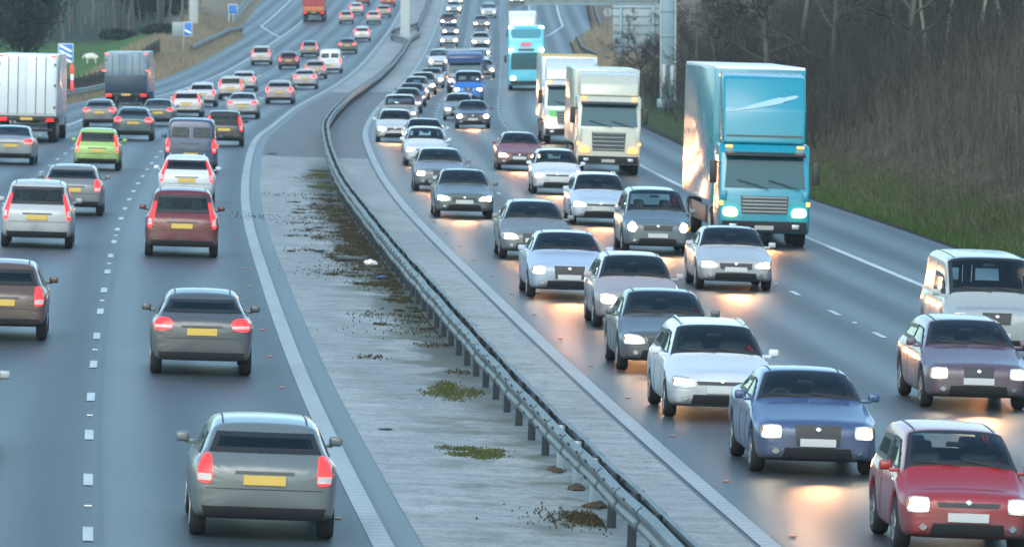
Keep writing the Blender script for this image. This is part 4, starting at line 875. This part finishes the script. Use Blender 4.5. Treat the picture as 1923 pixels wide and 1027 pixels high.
# verge barriers
def verge_barrier(d, s0, s1, label, sp=3.2, two=False, rise=.0):
    root = bpy.data.objects.new('safety_barrier', None); C.objects.link(root); tag(root, label, 'crash barrier')
    ss = np.arange(s0, s1, 3.); df = (lambda q: d(q)) if callable(d) else (lambda q: np.full_like(q, d))
    for zoff in ((0, .38) if two else (0,)):
        me = beam_mesh(df, 1, ss, 'rail')
        co = np.zeros(len(me.vertices)*3); me.vertices.foreach_get('co', co); co = co.reshape(-1, 3); t = terr(co[:, 1], co[:, 0]-xr(co[:, 1])); b = rp(co[:, 1], co[:, 0]-xr(co[:, 1])); co[:, 2] += t[:, 2]-b[:, 2]+zoff; me.vertices.foreach_set('co', co.ravel().astype(np.float32)); me.update(); link('rail', me, root)
    for s in np.arange(s0, s1, sp): p = terr(s, float(df(np.array([s]))[0])); link('post', post if not two else postn, root, Matrix.Translation(Vector(p)) @ Matrix.Scale(1.5 if two else 1., 4, (0, 0, 1)))
    return root
verge_barrier(lambda q: dL(q)-1.0, 392, 470, 'grey steel crash barrier along the left verge below the meadow fence')
verge_barrier(lambda q: np.interp(q, [610, 640, 735], [-16.6, -16.5, -16.2]), 618, 735, 'pale crash barrier curving along the dry grass bank by the slip road', 3.2)
verge_barrier(lambda q: dL(q)-1.3, 765, 880, 'two rail crash barrier beside the slip road at the top left', 3.2, True)
verge_barrier(lambda q: dR(q)+.9, 738, 830, 'crash barrier on the right verge beyond the off slip', 3.2)
verge_barrier(lambda q: np.interp(q, [560, 625, 672], [21.5, 19.9, 19.9]), 590, 676, 'short crash barrier on the dry grass nose right of the coach', 3.2)

# ------------------------------------------------------------------ signs, gantries, fence, sheep
def sign(name, label, cat, s, d, build, group=None):
    root = bpy.data.objects.new(name, None); C.objects.link(root); root.location = Vector(terr(s, d)); tag(root, label, cat, group); build(root); return root
def bars_sign(root):
    link('panel', MB().box((0, 0, 3.05), (.98, .05, 1.25), .02).mesh('panel', M['white']), root)
    link('sign_face', MB().box((0, -.03, 3.05), (.90, .02, 1.17), .01).mesh('sign_face', M['blue']), root)
    for z in (2.68, 3.02, 3.36):
        link('bar', MB().box((0, -.047, z), (.86, .012, .15), rot=Matrix.Rotation(rad(28), 3, 'Y')).mesh('bar', M['white'], 0), root)
    link('post', MB().tube([(0, .06, -.3), (0, .06, 3.6)], .05).mesh('post', M['steel']), root)
    link('red_plate', MB().box((.40, -.02, 2.03), (.24, .03, .55), .01).mesh('red_plate', M['redface']), root)
    link('white_plate', MB().box((.40, -.02, 1.52), (.20, .03, .4), .01).mesh('white_plate', M['white']), root)
    link('red_plate', MB().box((.40, -.02, .95), (.20, .03, .62), .01).mesh('red_plate', M['redface']), root)
    link('post', MB().tube([(.40, .04, -.3), (.40, .04, 2.4)], .04).mesh('post', M['steel']), root)
sign('countdown_marker', 'blue countdown marker with three white bars beside the white trailer', 'road sign', 425, -15.4, bars_sign)
def one_bar(root):
    link('panel', MB().box((.42, 0, 2.15), (.78, .05, 1.3), .02).mesh('panel', M['white']), root)
    link('sign_face', MB().box((.42, -.03, 2.15), (.70, .02, 1.22), .01).mesh('sign_face', M['blue']), root)
    link('bar', MB().box((.42, -.047, 1.92), (.66, .012, .17), rot=Matrix.Rotation(rad(28), 3, 'Y')).mesh('bar', M['white'], 0), root)
    link('back_board', MB().box((-.52, .02, 2.15), (1.05, .05, 1.3), .02).mesh('back_board', M['greysheet']), root)
    link('post', MB().tube([(0, .08, -.3), (0, .08, 2.8)], .06).mesh('post', M['steel']), root)
sign('countdown_marker', 'blue countdown marker with one white bar and a grey board on the dry grass bank', 'road sign', 612, -17.0, one_bar)
def small_blue(root):
    link('panel', MB().box((0, 0, 1.75), (1.05, .05, 1.15), .02).mesh('panel', M['white']), root)
    link('sign_face', MB().box((0, -.03, 1.75), (.93, .02, 1.03), .01).mesh('sign_face', M['blue']), root)
    f = MB(); f.box((-.14, -.045, 1.75), (.06, .01, .55)); f.box((.16, -.045, 1.75), (.06, .01, .55)); f.box((0, -.045, 1.62), (.34, .01, .07)); link('symbol', f.mesh('symbol', mat('pale_symbol', (.12,.38,.70), .5), 0), root)
    link('post', MB().tube([(-.45, .06, -.3), (-.45, .06, 2.2)], .05).mesh('post', M['white']), root)
sign('information_sign', 'small square blue sign on a white post by the slip road', 'road sign', 757, -18.2, small_blue)
def round_back(root):
    b = MB(); b.lathe_x([(-.02, .46), (.02, .46)], 0, 24); me = b.mesh('disc', M['greysheet']); link('disc', me, root, Matrix.Translation((0, 0, 2.4)) @ Matrix.Rotation(rad(90), 4, 'Z')); link('post', MB().tube([(0, -.05, -.3), (0, -.05, 2.85)], .045).mesh('post', M['galv']), root)
sign('round_sign', 'round sign seen from the back on a thin post at the off slip', 'road sign', 700, 23.6, round_back)
def big_back(root):
    link('panel', MB().box((0, .06, 3.75), (3.3, .04, 3.2), .01).mesh('panel', M['greysheet']), root)
    for i in range(6): link('rail', MB().box((0, -.0, 2.3+i*.58), (3.3, .07, .08)).mesh('rail', M['teal'], 0), root)
    for x in (-1.1, 1.1): link('post', MB().box((x, -.1, 2.6), (.16, .16, 5.4), .01).mesh('post', M['teal']), root)
sign('direction_sign', 'large direction sign seen from behind with a grid of rails, behind the cream lorry', 'road sign', 452, 21.7, big_back)

g = bpy.data.objects.new('cantilever_gantry', None); C.objects.link(g); g.location = Vector(terr(374, 21.75)); tag(g, 'teal grey cantilever sign gantry on a thick post at the right verge', 'sign gantry')
pm_ = MB(); pm_.box((0, 0, 4.2), (.72, .6, 9.0), .05); pm_.box((.0, 0, .3), (1.2, 1.2, .5), .05); link('post', pm_.mesh('post', M['teal']), g)
cb = MB()
for z in (1.6, 4.1, 5.5): cb.box((0, 0, z), (.80, .68, .10), .01)
link('collar', cb.mesh('collar', M['teal']), g)
link('cable_pipe', MB().tube([(.42, -.2, .2), (.42, -.2, 8.4)], .06).mesh('cable_pipe', M['concpost']), g)
link('post_edge', MB().box((-.40, -.12, 3.8), (.07, .3, 7.2), .01).mesh('post_edge', M['concpost']), g)
bk = MB(); bk.box((-.22, -.42, 1.9), (.2, .2, 1.2), .02); bk.box((.24, -.42, 1.9), (.2, .2, 1.2), .02); link('cabinet', bk.mesh('cabinet', M['concpost']), g)
link('boom', MB().box((-4.0, 0, 7.4), (8.4, .5, .5), .03).mesh('boom', M['teal']), g)
link('sign_panel', MB().box((-4.3, .35, 7.65), (7.4, .06, 3.4), .01).mesh('sign_panel', M['greysheet']), g)
link('lower_frame', MB().box((-4.15, .15, 5.88), (7.9, .5, .10), .01).mesh('lower_frame', M['teal'], 0), g)
for i in range(8): link('strut', MB().box((-.65-i*1.02, .2, 7.5), (.09, .16, 3.2)).mesh('strut', M['teal'], 0), g)
g2_ = bpy.data.objects.new('portal_gantry', None); C.objects.link(g2_); p0 = rp(694, 2.3); g2_.location = Vector(p0); tag(g2_, 'pale grey portal gantry with one post inside the median barrier loop', 'sign gantry')
link('post', MB().box((0, 0, 4.6), (1.0, .8, 9.4), .06).mesh('post', M['concpost']), g2_)
pl = Vector(terr(690, -19.7)) - Vector(p0)
link('post', MB().box((pl.x, pl.y, pl.z+4.4), (.82, .7, 9.6), .05).mesh('post', M['concpost']), g2_)
link('post_edge', MB().box((pl.x+.47, pl.y-.1, pl.z+4.4), (.10, .5, 9.6), .02).mesh('post_edge', mat('warm_steel', (.5,.44,.36), .5)), g2_)
link('beam', MB().box((pl.x/2, pl.y/2, 9.6), (abs(pl.x)+3, .9, 1.0), .05).mesh('beam', M['concpost']), g2_)
link('base_plinth', MB().box((0, 0, .12), (1.6, 1.6, .3), .05).mesh('base_plinth', M['steel']), g2_)

fe = bpy.data.objects.new('paling_fence', None); C.objects.link(fe); tag(fe, 'dark wooden paling fence between the meadow and the left verge', 'fence')
fs = np.linspace(452, 590, 420); fd = lambda s: dL(s)-2.9-(s-452)*.004
pal = MB(); rl = []
for s in fs: p = terr(s, fd(s)); pal.box((p[0], p[1], p[2]+.58), (.07, .05, 1.2+random.uniform(-.05, .05)))
o = link('paling', pal.mesh('paling', mat('weathered_wood', (.045,.042,.038), .9), 0), fe); o['kind'] = 'stuff'
for z in (.3, .95):
    t = MB(); t.tube([Vector(terr(s, fd(s)))+Vector((.05, 0, z)) for s in fs[::14]], .04, 5); link('rail', t.mesh('rail', bpy.data.materials['weathered_wood']), fe)
for s in fs[::22]: p = terr(s, fd(s)); link('post', MB().box((p[0]+.08, p[1], p[2]+.6), (.13, .13, 1.5), .01).mesh('post', bpy.data.materials['weathered_wood']), fe)

def sheep(s, d, rz):
    m = bmesh.new(); vs = []; sk = m.verts.layers.skin.verify()
    def v(p, r, par=None):
        a = m.verts.new(p); a[sk].radius = r if isinstance(r, tuple) else (r, r); vs.append(a)
        if par is not None: m.edges.new((par, a))
        return a
    b0 = v((-.42, 0, .62), (.22, .24)); b0[sk].use_root = True; b1 = v((-.15, 0, .64), (.29, .30), b0); b2 = v((.15, 0, .64), (.29, .30), b1); b3 = v((.42, 0, .66), (.22, .24), b2)
    n1 = v((.58, 0, .70), .14, b3); h1 = v((.70, 0, .60), .10, n1); v((.84, 0, .44), .06, h1)
    for x, pb in ((-.38, b0), (.38, b3)):
        for sy in (-1, 1): k = v((x, sy*.15, .42), .07, pb); k2 = v((x+(.05 if x < 0 else -.01), sy*.15, .22), .04, k); v((x, sy*.15, .0), .035, k2)
    v((-.60, 0, .58), .05, b0)
    me = bpy.data.meshes.new('sheep'); m.to_mesh(me); m.free(); to = bpy.data.objects.new('sheep', me); C.objects.link(to); to.modifiers.new('k', 'SKIN').use_smooth_shade = True; q = to.modifiers.new('s', 'SUBSURF'); q.levels = 2; q.render_levels = 2
    me2 = bpy.data.meshes.new_from_object(to.evaluated_get(bpy.context.evaluated_depsgraph_get())); bpy.data.objects.remove(to); me2.materials.append(M['wool']); me2.polygons.foreach_set('use_smooth', np.ones(len(me2.polygons), bool))
    for v_ in me2.vertices:
        if v_.co.x < .55 and v_.co.z > .4: v_.co += v_.normal*random.uniform(-.015, .03)
    o = link('sheep', me2); o.location = Vector(terr(s, d)); o.rotation_euler = (0, 0, rz); tag(o, 'white woolly sheep grazing in the green meadow', 'sheep')
    ears = MB()
    for sy in (-1, 1): ears.box((.66, sy*.13, .67), (.05, .12, .04), .015)
    link('ears', ears.mesh('ears', M['wool']), o)
sheep(560, -22.2, rad(170))

# debris lying on the reserve
def debris(s, d, size, m, label, seed):
    random.seed(seed); q = MB(); b = q.bm; bmesh.ops.create_icosphere(b, subdivisions=2, radius=.5)
    for v in b.verts: v.co = Vector((v.co.x*size[0]*random.uniform(.7, 1.2), v.co.y*size[1]*random.uniform(.7, 1.2), (v.co.z+.35)*size[2]*random.uniform(.6, 1.2)))
    tag(link('litter', q.mesh('litter', m, 30), None, frame(s, d, 1, .012)), label, 'litter')
debris(164, 2.05, (.42, .8, .10), M['dark'], 'flat black rubber scrap left of the barrier on the pale reserve', 1)
debris(169, 1.62, (.32, .5, .07), M['dark'], 'small dark scrap behind the flat black rubber scrap', 2)
debris(161.7, 2.7, (.34, .3, .16), M['white'], 'crumpled white plastic scrap at the foot of the barrier', 3)
debris(102.8, .95, (.24, .12, .03), M['dark'], 'thin dark leaf shaped scrap beside the ribbed edge line', 4)
debris(155, 2.75, (.25, .3, .06), M['blue'], 'blue plastic scrap among the weeds by the barrier', 5)
debris(272, .9, (.45, .25, .05), M['dark'], 'dark scrap near the joint across the reserve', 6)
# road studs
studm = {k: MB().box((0, 0, .012), (.10, .08, .02), .01).mesh('road_stud', mm) for k, mm in (('red', mat('amber_stud', (.45,.17,.10), .4)), ('white', mat('white_stud', (.75,.76,.76), .4)))}
for s in np.arange(85.5, 200, 9.02):
    tag(link('road_stud', studm['red'], None, frame(float(s), -.42, 1, .003)), 'small amber road stud beside the left ribbed edge line', 'road stud', 'amber studs along the left ribbed line')
    tag(link('road_stud', studm['red'], None, frame(float(s), RW+.45, 1, .003)), 'small amber road stud beside the right ribbed edge line', 'road stud', 'amber studs along the right ribbed line')
for s in np.arange(85.9, 190, 9.02*2): tag(link('road_stud', studm['white'], None, frame(float(s), -3.65, 1, .003)), 'white road stud in a gap of the dashed line on the left carriageway', 'road stud', 'white studs in the left dashed line')
for s in np.arange(104.4, 190, 9.02*2): tag(link('road_stud', studm['white'], None, frame(float(s), RW+7.3, 1, .003)), 'white road stud in a gap of the dashed line on the right carriageway', 'road stud', 'white studs in the right dashed line')

# ------------------------------------------------------------------ vegetation
def tubes(P, R, sides=3):
    """P (N,K,3), R (N,K) -> verts, quads, verts per tube"""
    N, Kk = P.shape[:2]; T = np.gradient(P, axis=1); T /= np.linalg.norm(T, axis=2, keepdims=True)+1e-9
    a = np.where(np.abs(T[..., 2:3]) < .9, np.array([0, 0, 1.]), np.array([0, 1., 0])); U = np.cross(T, a); U /= np.linalg.norm(U, axis=2, keepdims=True)+1e-9; W_ = np.cross(T, U)
    an = 2*np.pi*np.arange(sides)/sides; V = P[:, :, None] + R[:, :, None, None]*(U[:, :, None]*np.cos(an)[None, None, :, None] + W_[:, :, None]*np.sin(an)[None, None, :, None])
    b = np.arange(N)[:, None, None]*Kk*sides + np.arange(Kk-1)[None, :, None]*sides; i = b + np.arange(sides)[None, None]; j = b + ((np.arange(sides)+1) % sides)[None, None]
    return V.reshape(-1, 3), np.stack([i, j, j+sides, i+sides], -1).reshape(-1, 4), Kk*sides
def grow(start, dirv, length, K_, wob, droop, rg):
    """bent paths from start along dirv"""
    N = len(start); P = np.zeros((N, K_, 3)); P[:, 0] = start; d = dirv/(np.linalg.norm(dirv, axis=1, keepdims=True)+1e-9)
    for k in range(1, K_):
        d = d + rg.normal(0, wob, (N, 3)); d[:, 2] += droop; d /= np.linalg.norm(d, axis=1, keepdims=True); P[:, k] = P[:, k-1] + d*(length/(K_-1))[:, None]
    return P
def tree_meshes(seed, H, r0, n1, n2, n3, n4=0, start=.25, up=.5, spread=.42, lean=.04, bark='bark', twig='twig', wob=.12):
    rg = np.random.default_rng(seed); P0 = grow(np.array([[0, 0, -.3]]), np.array([[rg.normal(0, lean), rg.normal(0, lean), 1.]]), np.array([H]), 12, .05, .02, rg); R0 = np.linspace(r0, r0*.12, 12)[None]
    def branch(P, R, n, l0, upb, Kk, wb, r_rel, t0):
        N, K0 = P.shape[:2]; idx = np.repeat(np.arange(N), n); t = rg.uniform(t0, 1, N*n); f = t*(K0-1); k = np.minimum(f.astype(int), K0-2); fr = (f-k)[:, None]
        st = P[idx, k]*(1-fr)+P[idx, k+1]*fr; par = P[idx, k+1]-P[idx, k]; par /= np.linalg.norm(par, axis=1, keepdims=True)+1e-9; rd = rg.normal(0, 1, (N*n, 3)); rd -= par*(rd*par).sum(1, keepdims=True); rd /= np.linalg.norm(rd, axis=1, keepdims=True)
        L_ = l0[idx]*(1.15-.7*t)*rg.uniform(.6, 1.2, N*n); d = rd*(1-upb)+par*upb*1.2; Pn = grow(st, d, L_, Kk, wb, .03, rg); rr = (R[idx, k]*r_rel); return Pn, rr[:, None]*np.linspace(1, .25, Kk)[None], L_
    P1, R1, L1 = branch(P0, R0, n1, np.array([H*spread]), up, 7, wob, .5, start); P2, R2, L2 = branch(P1, R1, n2, L1*.62, .5, 5, wob*1.2, .6, .2); P3, R3, L3 = branch(P2, R2, n3, L2*.6, .5, 4, wob*1.5, .65, .15)
    va, fa, _ = tubes(P0, R0, 9); vb, fb, _ = tubes(P1, np.maximum(R1, .018), 6)
    tr = mesh_np('trunk', np.vstack([va, vb]), np.vstack([fa, fb+len(va)]), [M[bark]], tone=np.clip(np.concatenate([rg.uniform(.2, 1, len(va)), rg.uniform(0, .5, len(vb))]), 0, 1), smooth=True)
    parts = [tubes(P2, np.maximum(R2, .012), 4), tubes(P3, np.maximum(R3, .008), 3)]; tn = [np.repeat(rg.uniform(0, .7, len(P2)), parts[0][2]), np.repeat(rg.uniform(0, 1, len(P3)), parts[1][2])]
    if n4:
        P4, R4, L4 = branch(P3, R3, n4, L3*.6, .5, 3, wob*1.5, .7, .1); parts.append(tubes(P4, np.maximum(R4, .006), 3)); tn.append(np.repeat(rg.uniform(0, 1, len(P4)), parts[2][2]))
    V = []; F = []; o = 0
    for v, f, _ in parts: V.append(v); F.append(f+o); o += len(v)
    return tr, mesh_np('crown', np.vstack(V), np.vstack(F), [M[twig]], tone=np.concatenate(tn))
def put_tree(name, ms, s, d, sc_, rz, label, group):
    o = bpy.data.objects.new(name, None); C.objects.link(o); o.location = Vector(terr(s, d)); o.rotation_euler = (0, 0, rz); o.scale = (sc_, sc_, sc_); tag(o, label, 'tree', group)
    link('trunk', ms[0], o); link('crown', ms[1], o); return o
T_spread = [tree_meshes(10+i, 9.5, .20, 16, 9, 8, 4, start=.15, up=.30, spread=.55, wob=.16) for i in range(2)]
T_birch = [tree_meshes(20+i, 11, .10, 20, 6, 6, 3, start=.45, up=.55, spread=.20, bark='birch', lean=.10) for i in range(3)]
T_wood = [tree_meshes(30+i, 13, .20, 18, 8, 7, 3, start=.30, up=.5, spread=.34) for i in range(3)]
def thicket(name, n, smin, smax, emin, emax, hmin, hmax, m, label, seed, rad_=.014, clump=0, twigs=5, lean=.12, tone=(0, 1)):
    rg = np.random.default_rng(seed); s = rg.uniform(smin, smax, n); e = emin + (emax-emin)*rg.beta(1.0, 1.15, n)
    if clump:
        cs_ = rg.uniform(smin, smax, clump); ce = emin+(emax-emin)*rg.beta(1., 1.15, clump); ci = rg.integers(0, clump, n); s = cs_[ci]+rg.normal(0, .75, n); e = np.maximum(ce[ci]+rg.normal(0, .75, n), emin*.8)
    base = terr(s, dR(s)+e); h = rg.uniform(hmin, hmax, n)*(.65+.35*np.clip((e-emin)/5., 0, 1)); dv = np.stack([rg.normal(0, lean, n), rg.normal(0, lean, n), np.ones(n)], 1)
    P = grow(base-[0, 0, .1], dv, h, 5, .07, .0, rg); R = (rad_*rg.uniform(.6, 1.5, n))[:, None]*np.linspace(1, .3, 5)[None]
    idx = np.repeat(np.arange(n), twigs); t = rg.uniform(.25, .98, n*twigs)*4; k = np.minimum(t.astype(int), 3); fr = (t-k)[:, None]; st = P[idx, k]*(1-fr)+P[idx, k+1]*fr
    tv = np.stack([rg.normal(0, .55, n*twigs), rg.normal(0, .55, n*twigs), rg.uniform(.5, 1.2, n*twigs)], 1); Pt = grow(st, tv, h[idx]*rg.uniform(.10, .32, n*twigs), 3, .12, .02, rg); Rt = (rad_*.5)*np.linspace(1, .4, 3)[None]*np.ones((n*twigs, 1))
    va, fa, na = tubes(P, R, 3); vb, fb, nb = tubes(Pt, Rt, 3); ta = np.clip(rg.beta(1.6, 2.2, n), 0, 1); tt = np.clip(ta[idx]+rg.normal(0, .12, n*twigs), 0, 1); sc1 = tone[0]+(tone[1]-tone[0])*np.concatenate([np.repeat(ta, na), np.repeat(tt, nb)])
    o = link(name, mesh_np(name, np.vstack([va, vb]), np.vstack([fa, fb+len(va)]), [m], tone=sc1)); o['kind'] = 'stuff'; o['label'] = label; o['category'] = 'thicket'; return o
thicket('thicket', 16000, 165, 305, 4.6, 24, 1.1, 2.5, M['thicket'], 'dense bare brown stems covering the right embankment', 5, clump=1700)
thicket('scrub', 8000, 262, 430, 2.2, 20, 1.6, 4.2, M['thicketd'], 'dark tangled scrub behind the cyan lorry', 6, rad_=.016, clump=500, lean=.25)
thicket('bramble', 3800, 165, 330, 2.0, 7.0, .4, 1.0, M['thicket'], 'low brown bramble along the foot of the embankment', 15, rad_=.010, clump=260, twigs=7, lean=.75, tone=(.05, .75))
def blades(name, n, gen, h, w_, m, label, seed, cat='grass'):
    rg = np.random.default_rng(seed); b = gen(rg, n); hh = h*rg.uniform(.5, 1.4, n); az = rg.uniform(0, 6.28, n); ln = rg.normal(0, .35, (n, 2))*hh[:, None]; wv = np.stack([np.cos(az), np.sin(az), np.zeros(n)], 1)*w_*.5
    tip = b+np.stack([ln[:, 0], ln[:, 1], hh], 1); V = np.stack([b-wv, b+wv, tip], 1).reshape(-1, 3); F = np.arange(3*n).reshape(n, 3)
    o = link(name, mesh_np(name, V, F, [m], tone=np.repeat(np.clip(rg.beta(2, 2, n), 0, 1), 3))); o['kind'] = 'stuff'; o['label'] = label; o['category'] = cat
def gR(s0, s1, e0, e1):
    def f(rg, n): s = rg.uniform(s0, s1, n); e = rg.uniform(e0, e1, n)+rg.normal(0, .25, n); e = np.maximum(e, .25); return terr(s, dR(s)+e)
    return f
def gL(s0, s1, e0, e1):
    def f(rg, n): s = rg.uniform(s0, s1, n); e = np.maximum(rg.uniform(e0, e1, n), .2); return terr(s, dL(s)-e)
    return f
blades('grass', 46000, gR(150, 300, .3, 3.0), .13, .035, M['grass'], 'short green grass on the right verge', 1)
blades('dry_grass', 40000, gR(150, 320, 1.0, 8.5), .22, .03, M['drygrass'], 'dry straw coloured grass above the green verge', 2)
blades('dry_grass', 26000, gR(430, 760, .3, 8.), .40, .05, M['straw'], 'pale dry grass beside the off slip', 3)
blades('dry_grass', 36000, gL(380, 760, .3, 6.5), .40, .05, M['straw'], 'pale dry grass bank beside the left carriageway', 4)
def weedgen(rg, n):
    nc = 260; cs_ = np.concatenate([rg.uniform(120, 250, 60), rg.normal(175, 18, 180), rg.normal(86.8, .35, 20)]); cd = 3.05-np.abs(rg.normal(0, 1, nc))*np.where(cs_ < 100, .22, rg.choice([.25, .4, .9], nc)); cr = rg.gamma(1.2, .22, nc)+.05; i = rg.integers(0, nc, n); s = cs_[i]+rg.normal(0, 1, n)*cr[i]*1.3; d = np.minimum(cd[i]+rg.normal(0, 1, n)*cr[i]*.55, 3.05); return rp(s, d, .008)
blades('weeds', 22000, weedgen, .04, .04, M['weed'], 'dead weeds and moss matted along the left foot of the barrier', 8, 'weeds')
def weedgen2(rg, n):
    c = np.array([[98.5, 2.1], [228, 2.7], [243, 2.75], [113, 2.4]]); i = rg.integers(0, len(c), n); sub = rg.normal(0, 1, (4, 14, 2)); q_ = sub[i, rg.integers(0, 14, n)]; s = c[i, 0]+(q_[:, 0]*.8+rg.normal(0, .3, n))*np.where(i == 0, .7, 1.6); d = np.minimum(c[i, 1]+q_[:, 1]*.24+rg.normal(0, .09, n), 3.02); return rp(s, d, .008)
blades('moss', 6000, weedgen2, .03, .04, M['moss'], 'green moss and grass patches left of the barrier', 9, 'moss')
# individual trees on the right
tr_r = [('spread', 0, 288, 28.4, 1.0, 'dark spreading bare tree with low crooked limbs above the thicket'), ('spread', 1, 306, 26.5, 1.05, 'dark bare tree with drooping limbs right of the cyan lorry'), ('spread', 0, 325, 24.8, .95, 'bushy dark bare tree above the roof of the cyan lorry'), ('spread', 1, 352, 23.4, .9, 'black bare tree beside the gantry post'),
 ('birch', 0, 290, 29.5, 1.0, 'slim pale birch just right of the dark spreading tree'), ('birch', 1, 292, 30.3, 1.0, 'leaning pale birch, second right of the dark spreading tree'), ('birch', 2, 286, 31.0, 1.15, 'thick peeling birch in the middle of the birch stand'), ('birch', 0, 290, 31.9, 1.0, 'thin birch right of the peeling birch'), ('birch', 1, 288, 32.8, 1.05, 'straight pale birch near the right edge'), ('birch', 2, 284, 33.2, 1.0, 'rightmost pale birch at the edge of the picture'),
 ('wood', 0, 312, 34.6, .95, 'grey bare tree reaching out of the top right corner'), ('wood', 1, 330, 31, 1.0, 'grey bare tree far back between the birches'), ('wood', 2, 345, 27.5, 1.0, 'tall grey bare tree far back behind the dark scrub')]
for kd, i, s, d, sc_, lab in tr_r: put_tree({'spread':'bare_tree','birch':'birch_tree','wood':'bare_tree'}[kd], {'spread':T_spread,'birch':T_birch,'wood':T_wood}[kd][i], s, d, sc_, s*1.7+d, lab, 'bare trees on the right embankment')
for i, (s, e, sc_) in enumerate([(395, 1.6, .55), (402, 3.2, .6), (388, 4.4, .6)]):
    put_tree('sapling', T_spread[i % 2], s, dR(s)+e, sc_, i*2.1, ['bare sapling in front of the big sign back', 'bare sapling at the right edge of the big sign back', 'bare sapling left of the gantry post'][i], 'saplings by the gantry')
# left woodland: rows of bare trees beyond the meadow
rg = np.random.default_rng(77)
k = 0
for i in range(34):
    s = rg.uniform(668, 760); u = -33 - 21*((i*.618) % 1); d = u*s/690 - float(xr(s))
    d = min(d, -20.5)
    put_tree('bare_tree', T_wood[i % 3], s, d, rg.uniform(.75, 1.15), rg.uniform(0, 6), 'bare grey tree in the wood beyond the meadow', 'bare trees in the wood beyond the meadow')
def evergreen(seed, H, Rr, n, m):
    rg = np.random.default_rng(seed); c = rg.normal(0, 1, (60, 3)); c /= np.linalg.norm(c, axis=1, keepdims=True); c *= rg.uniform(.3, 1, (60, 1)); c = c*[Rr, Rr, H*.42]+[0, 0, H*.52]; i = rg.integers(0, 60, n); p = c[i]+rg.normal(0, 1, (n, 3))*[Rr*.2, Rr*.2, H*.08]
    p[:, 2] = np.maximum(p[:, 2], .1); a = rg.normal(0, 1, (n, 3)); b = rg.normal(0, 1, (n, 3)); a *= .16/np.linalg.norm(a, axis=1, keepdims=True); b *= .11/np.linalg.norm(b, axis=1, keepdims=True); V = np.stack([p-a, p+b, p+a, p-b], 1).reshape(-1, 3)
    return mesh_np('crown', V, np.arange(4*n).reshape(n, 4), [m], tone=np.repeat(np.clip(.5*rg.uniform(0, 1, 60)[i]+.5*rg.uniform(0, 1, n), 0, 1), 4))
ev = [evergreen(1, 9.5, 3.6, 16000, M['leafd']), evergreen(2, 5, 2.6, 9000, M['leafd']), evergreen(3, 1.15, 1.7, 3000, M['leafd'])]
etr = MB().tube([(0, 0, -.3), (.1, 0, 3), (0, .1, 7)], [.28, .2, .08]).mesh('trunk', M['bark'])
for s, d, i, lab in [(600, -35.5, 0, 'dark evergreen tree at the top left corner'), (612, -31.5, 0, 'dark evergreen tree second from the top left corner'), (640, -40, 0, 'dark evergreen tree behind the others at the top left'), (655, -25.4, 2, 'low dark evergreen bush at the end of the meadow'), (640, -20.6, 2, 'low dark evergreen bush left of the one bar marker'), (735, -25, 1, 'dark evergreen bush behind the left gantry post'), (775, -25.5, 1, 'dark evergreen bush beside the slip road barrier'), (760, -29, 0, 'tall dark evergreen behind the left gantry post')]:
    o = put_tree('evergreen_tree', (etr, ev[i]), s, d, 1., s, lab, 'evergreens on the left')

# ------------------------------------------------------------------ the air over the road
hz = bpy.data.materials.new('haze_air'); hz.use_nodes = True; hz.node_tree.nodes.clear()
ho = hz.node_tree.nodes.new('ShaderNodeOutputMaterial'); hv = hz.node_tree.nodes.new('ShaderNodeVolumePrincipled')
hv.inputs['Density'].default_value = .00013; hv.inputs['Color'].default_value = (.80,.90,.95,1); hv.inputs['Anisotropy'].default_value = .2
hz.node_tree.links.new(hv.outputs[0], ho.inputs['Volume'])
tag(link('haze', MB().box((0, 1150, 52), (1900, 3200, 130)).mesh('haze', hz, 0)), kind='stuff')
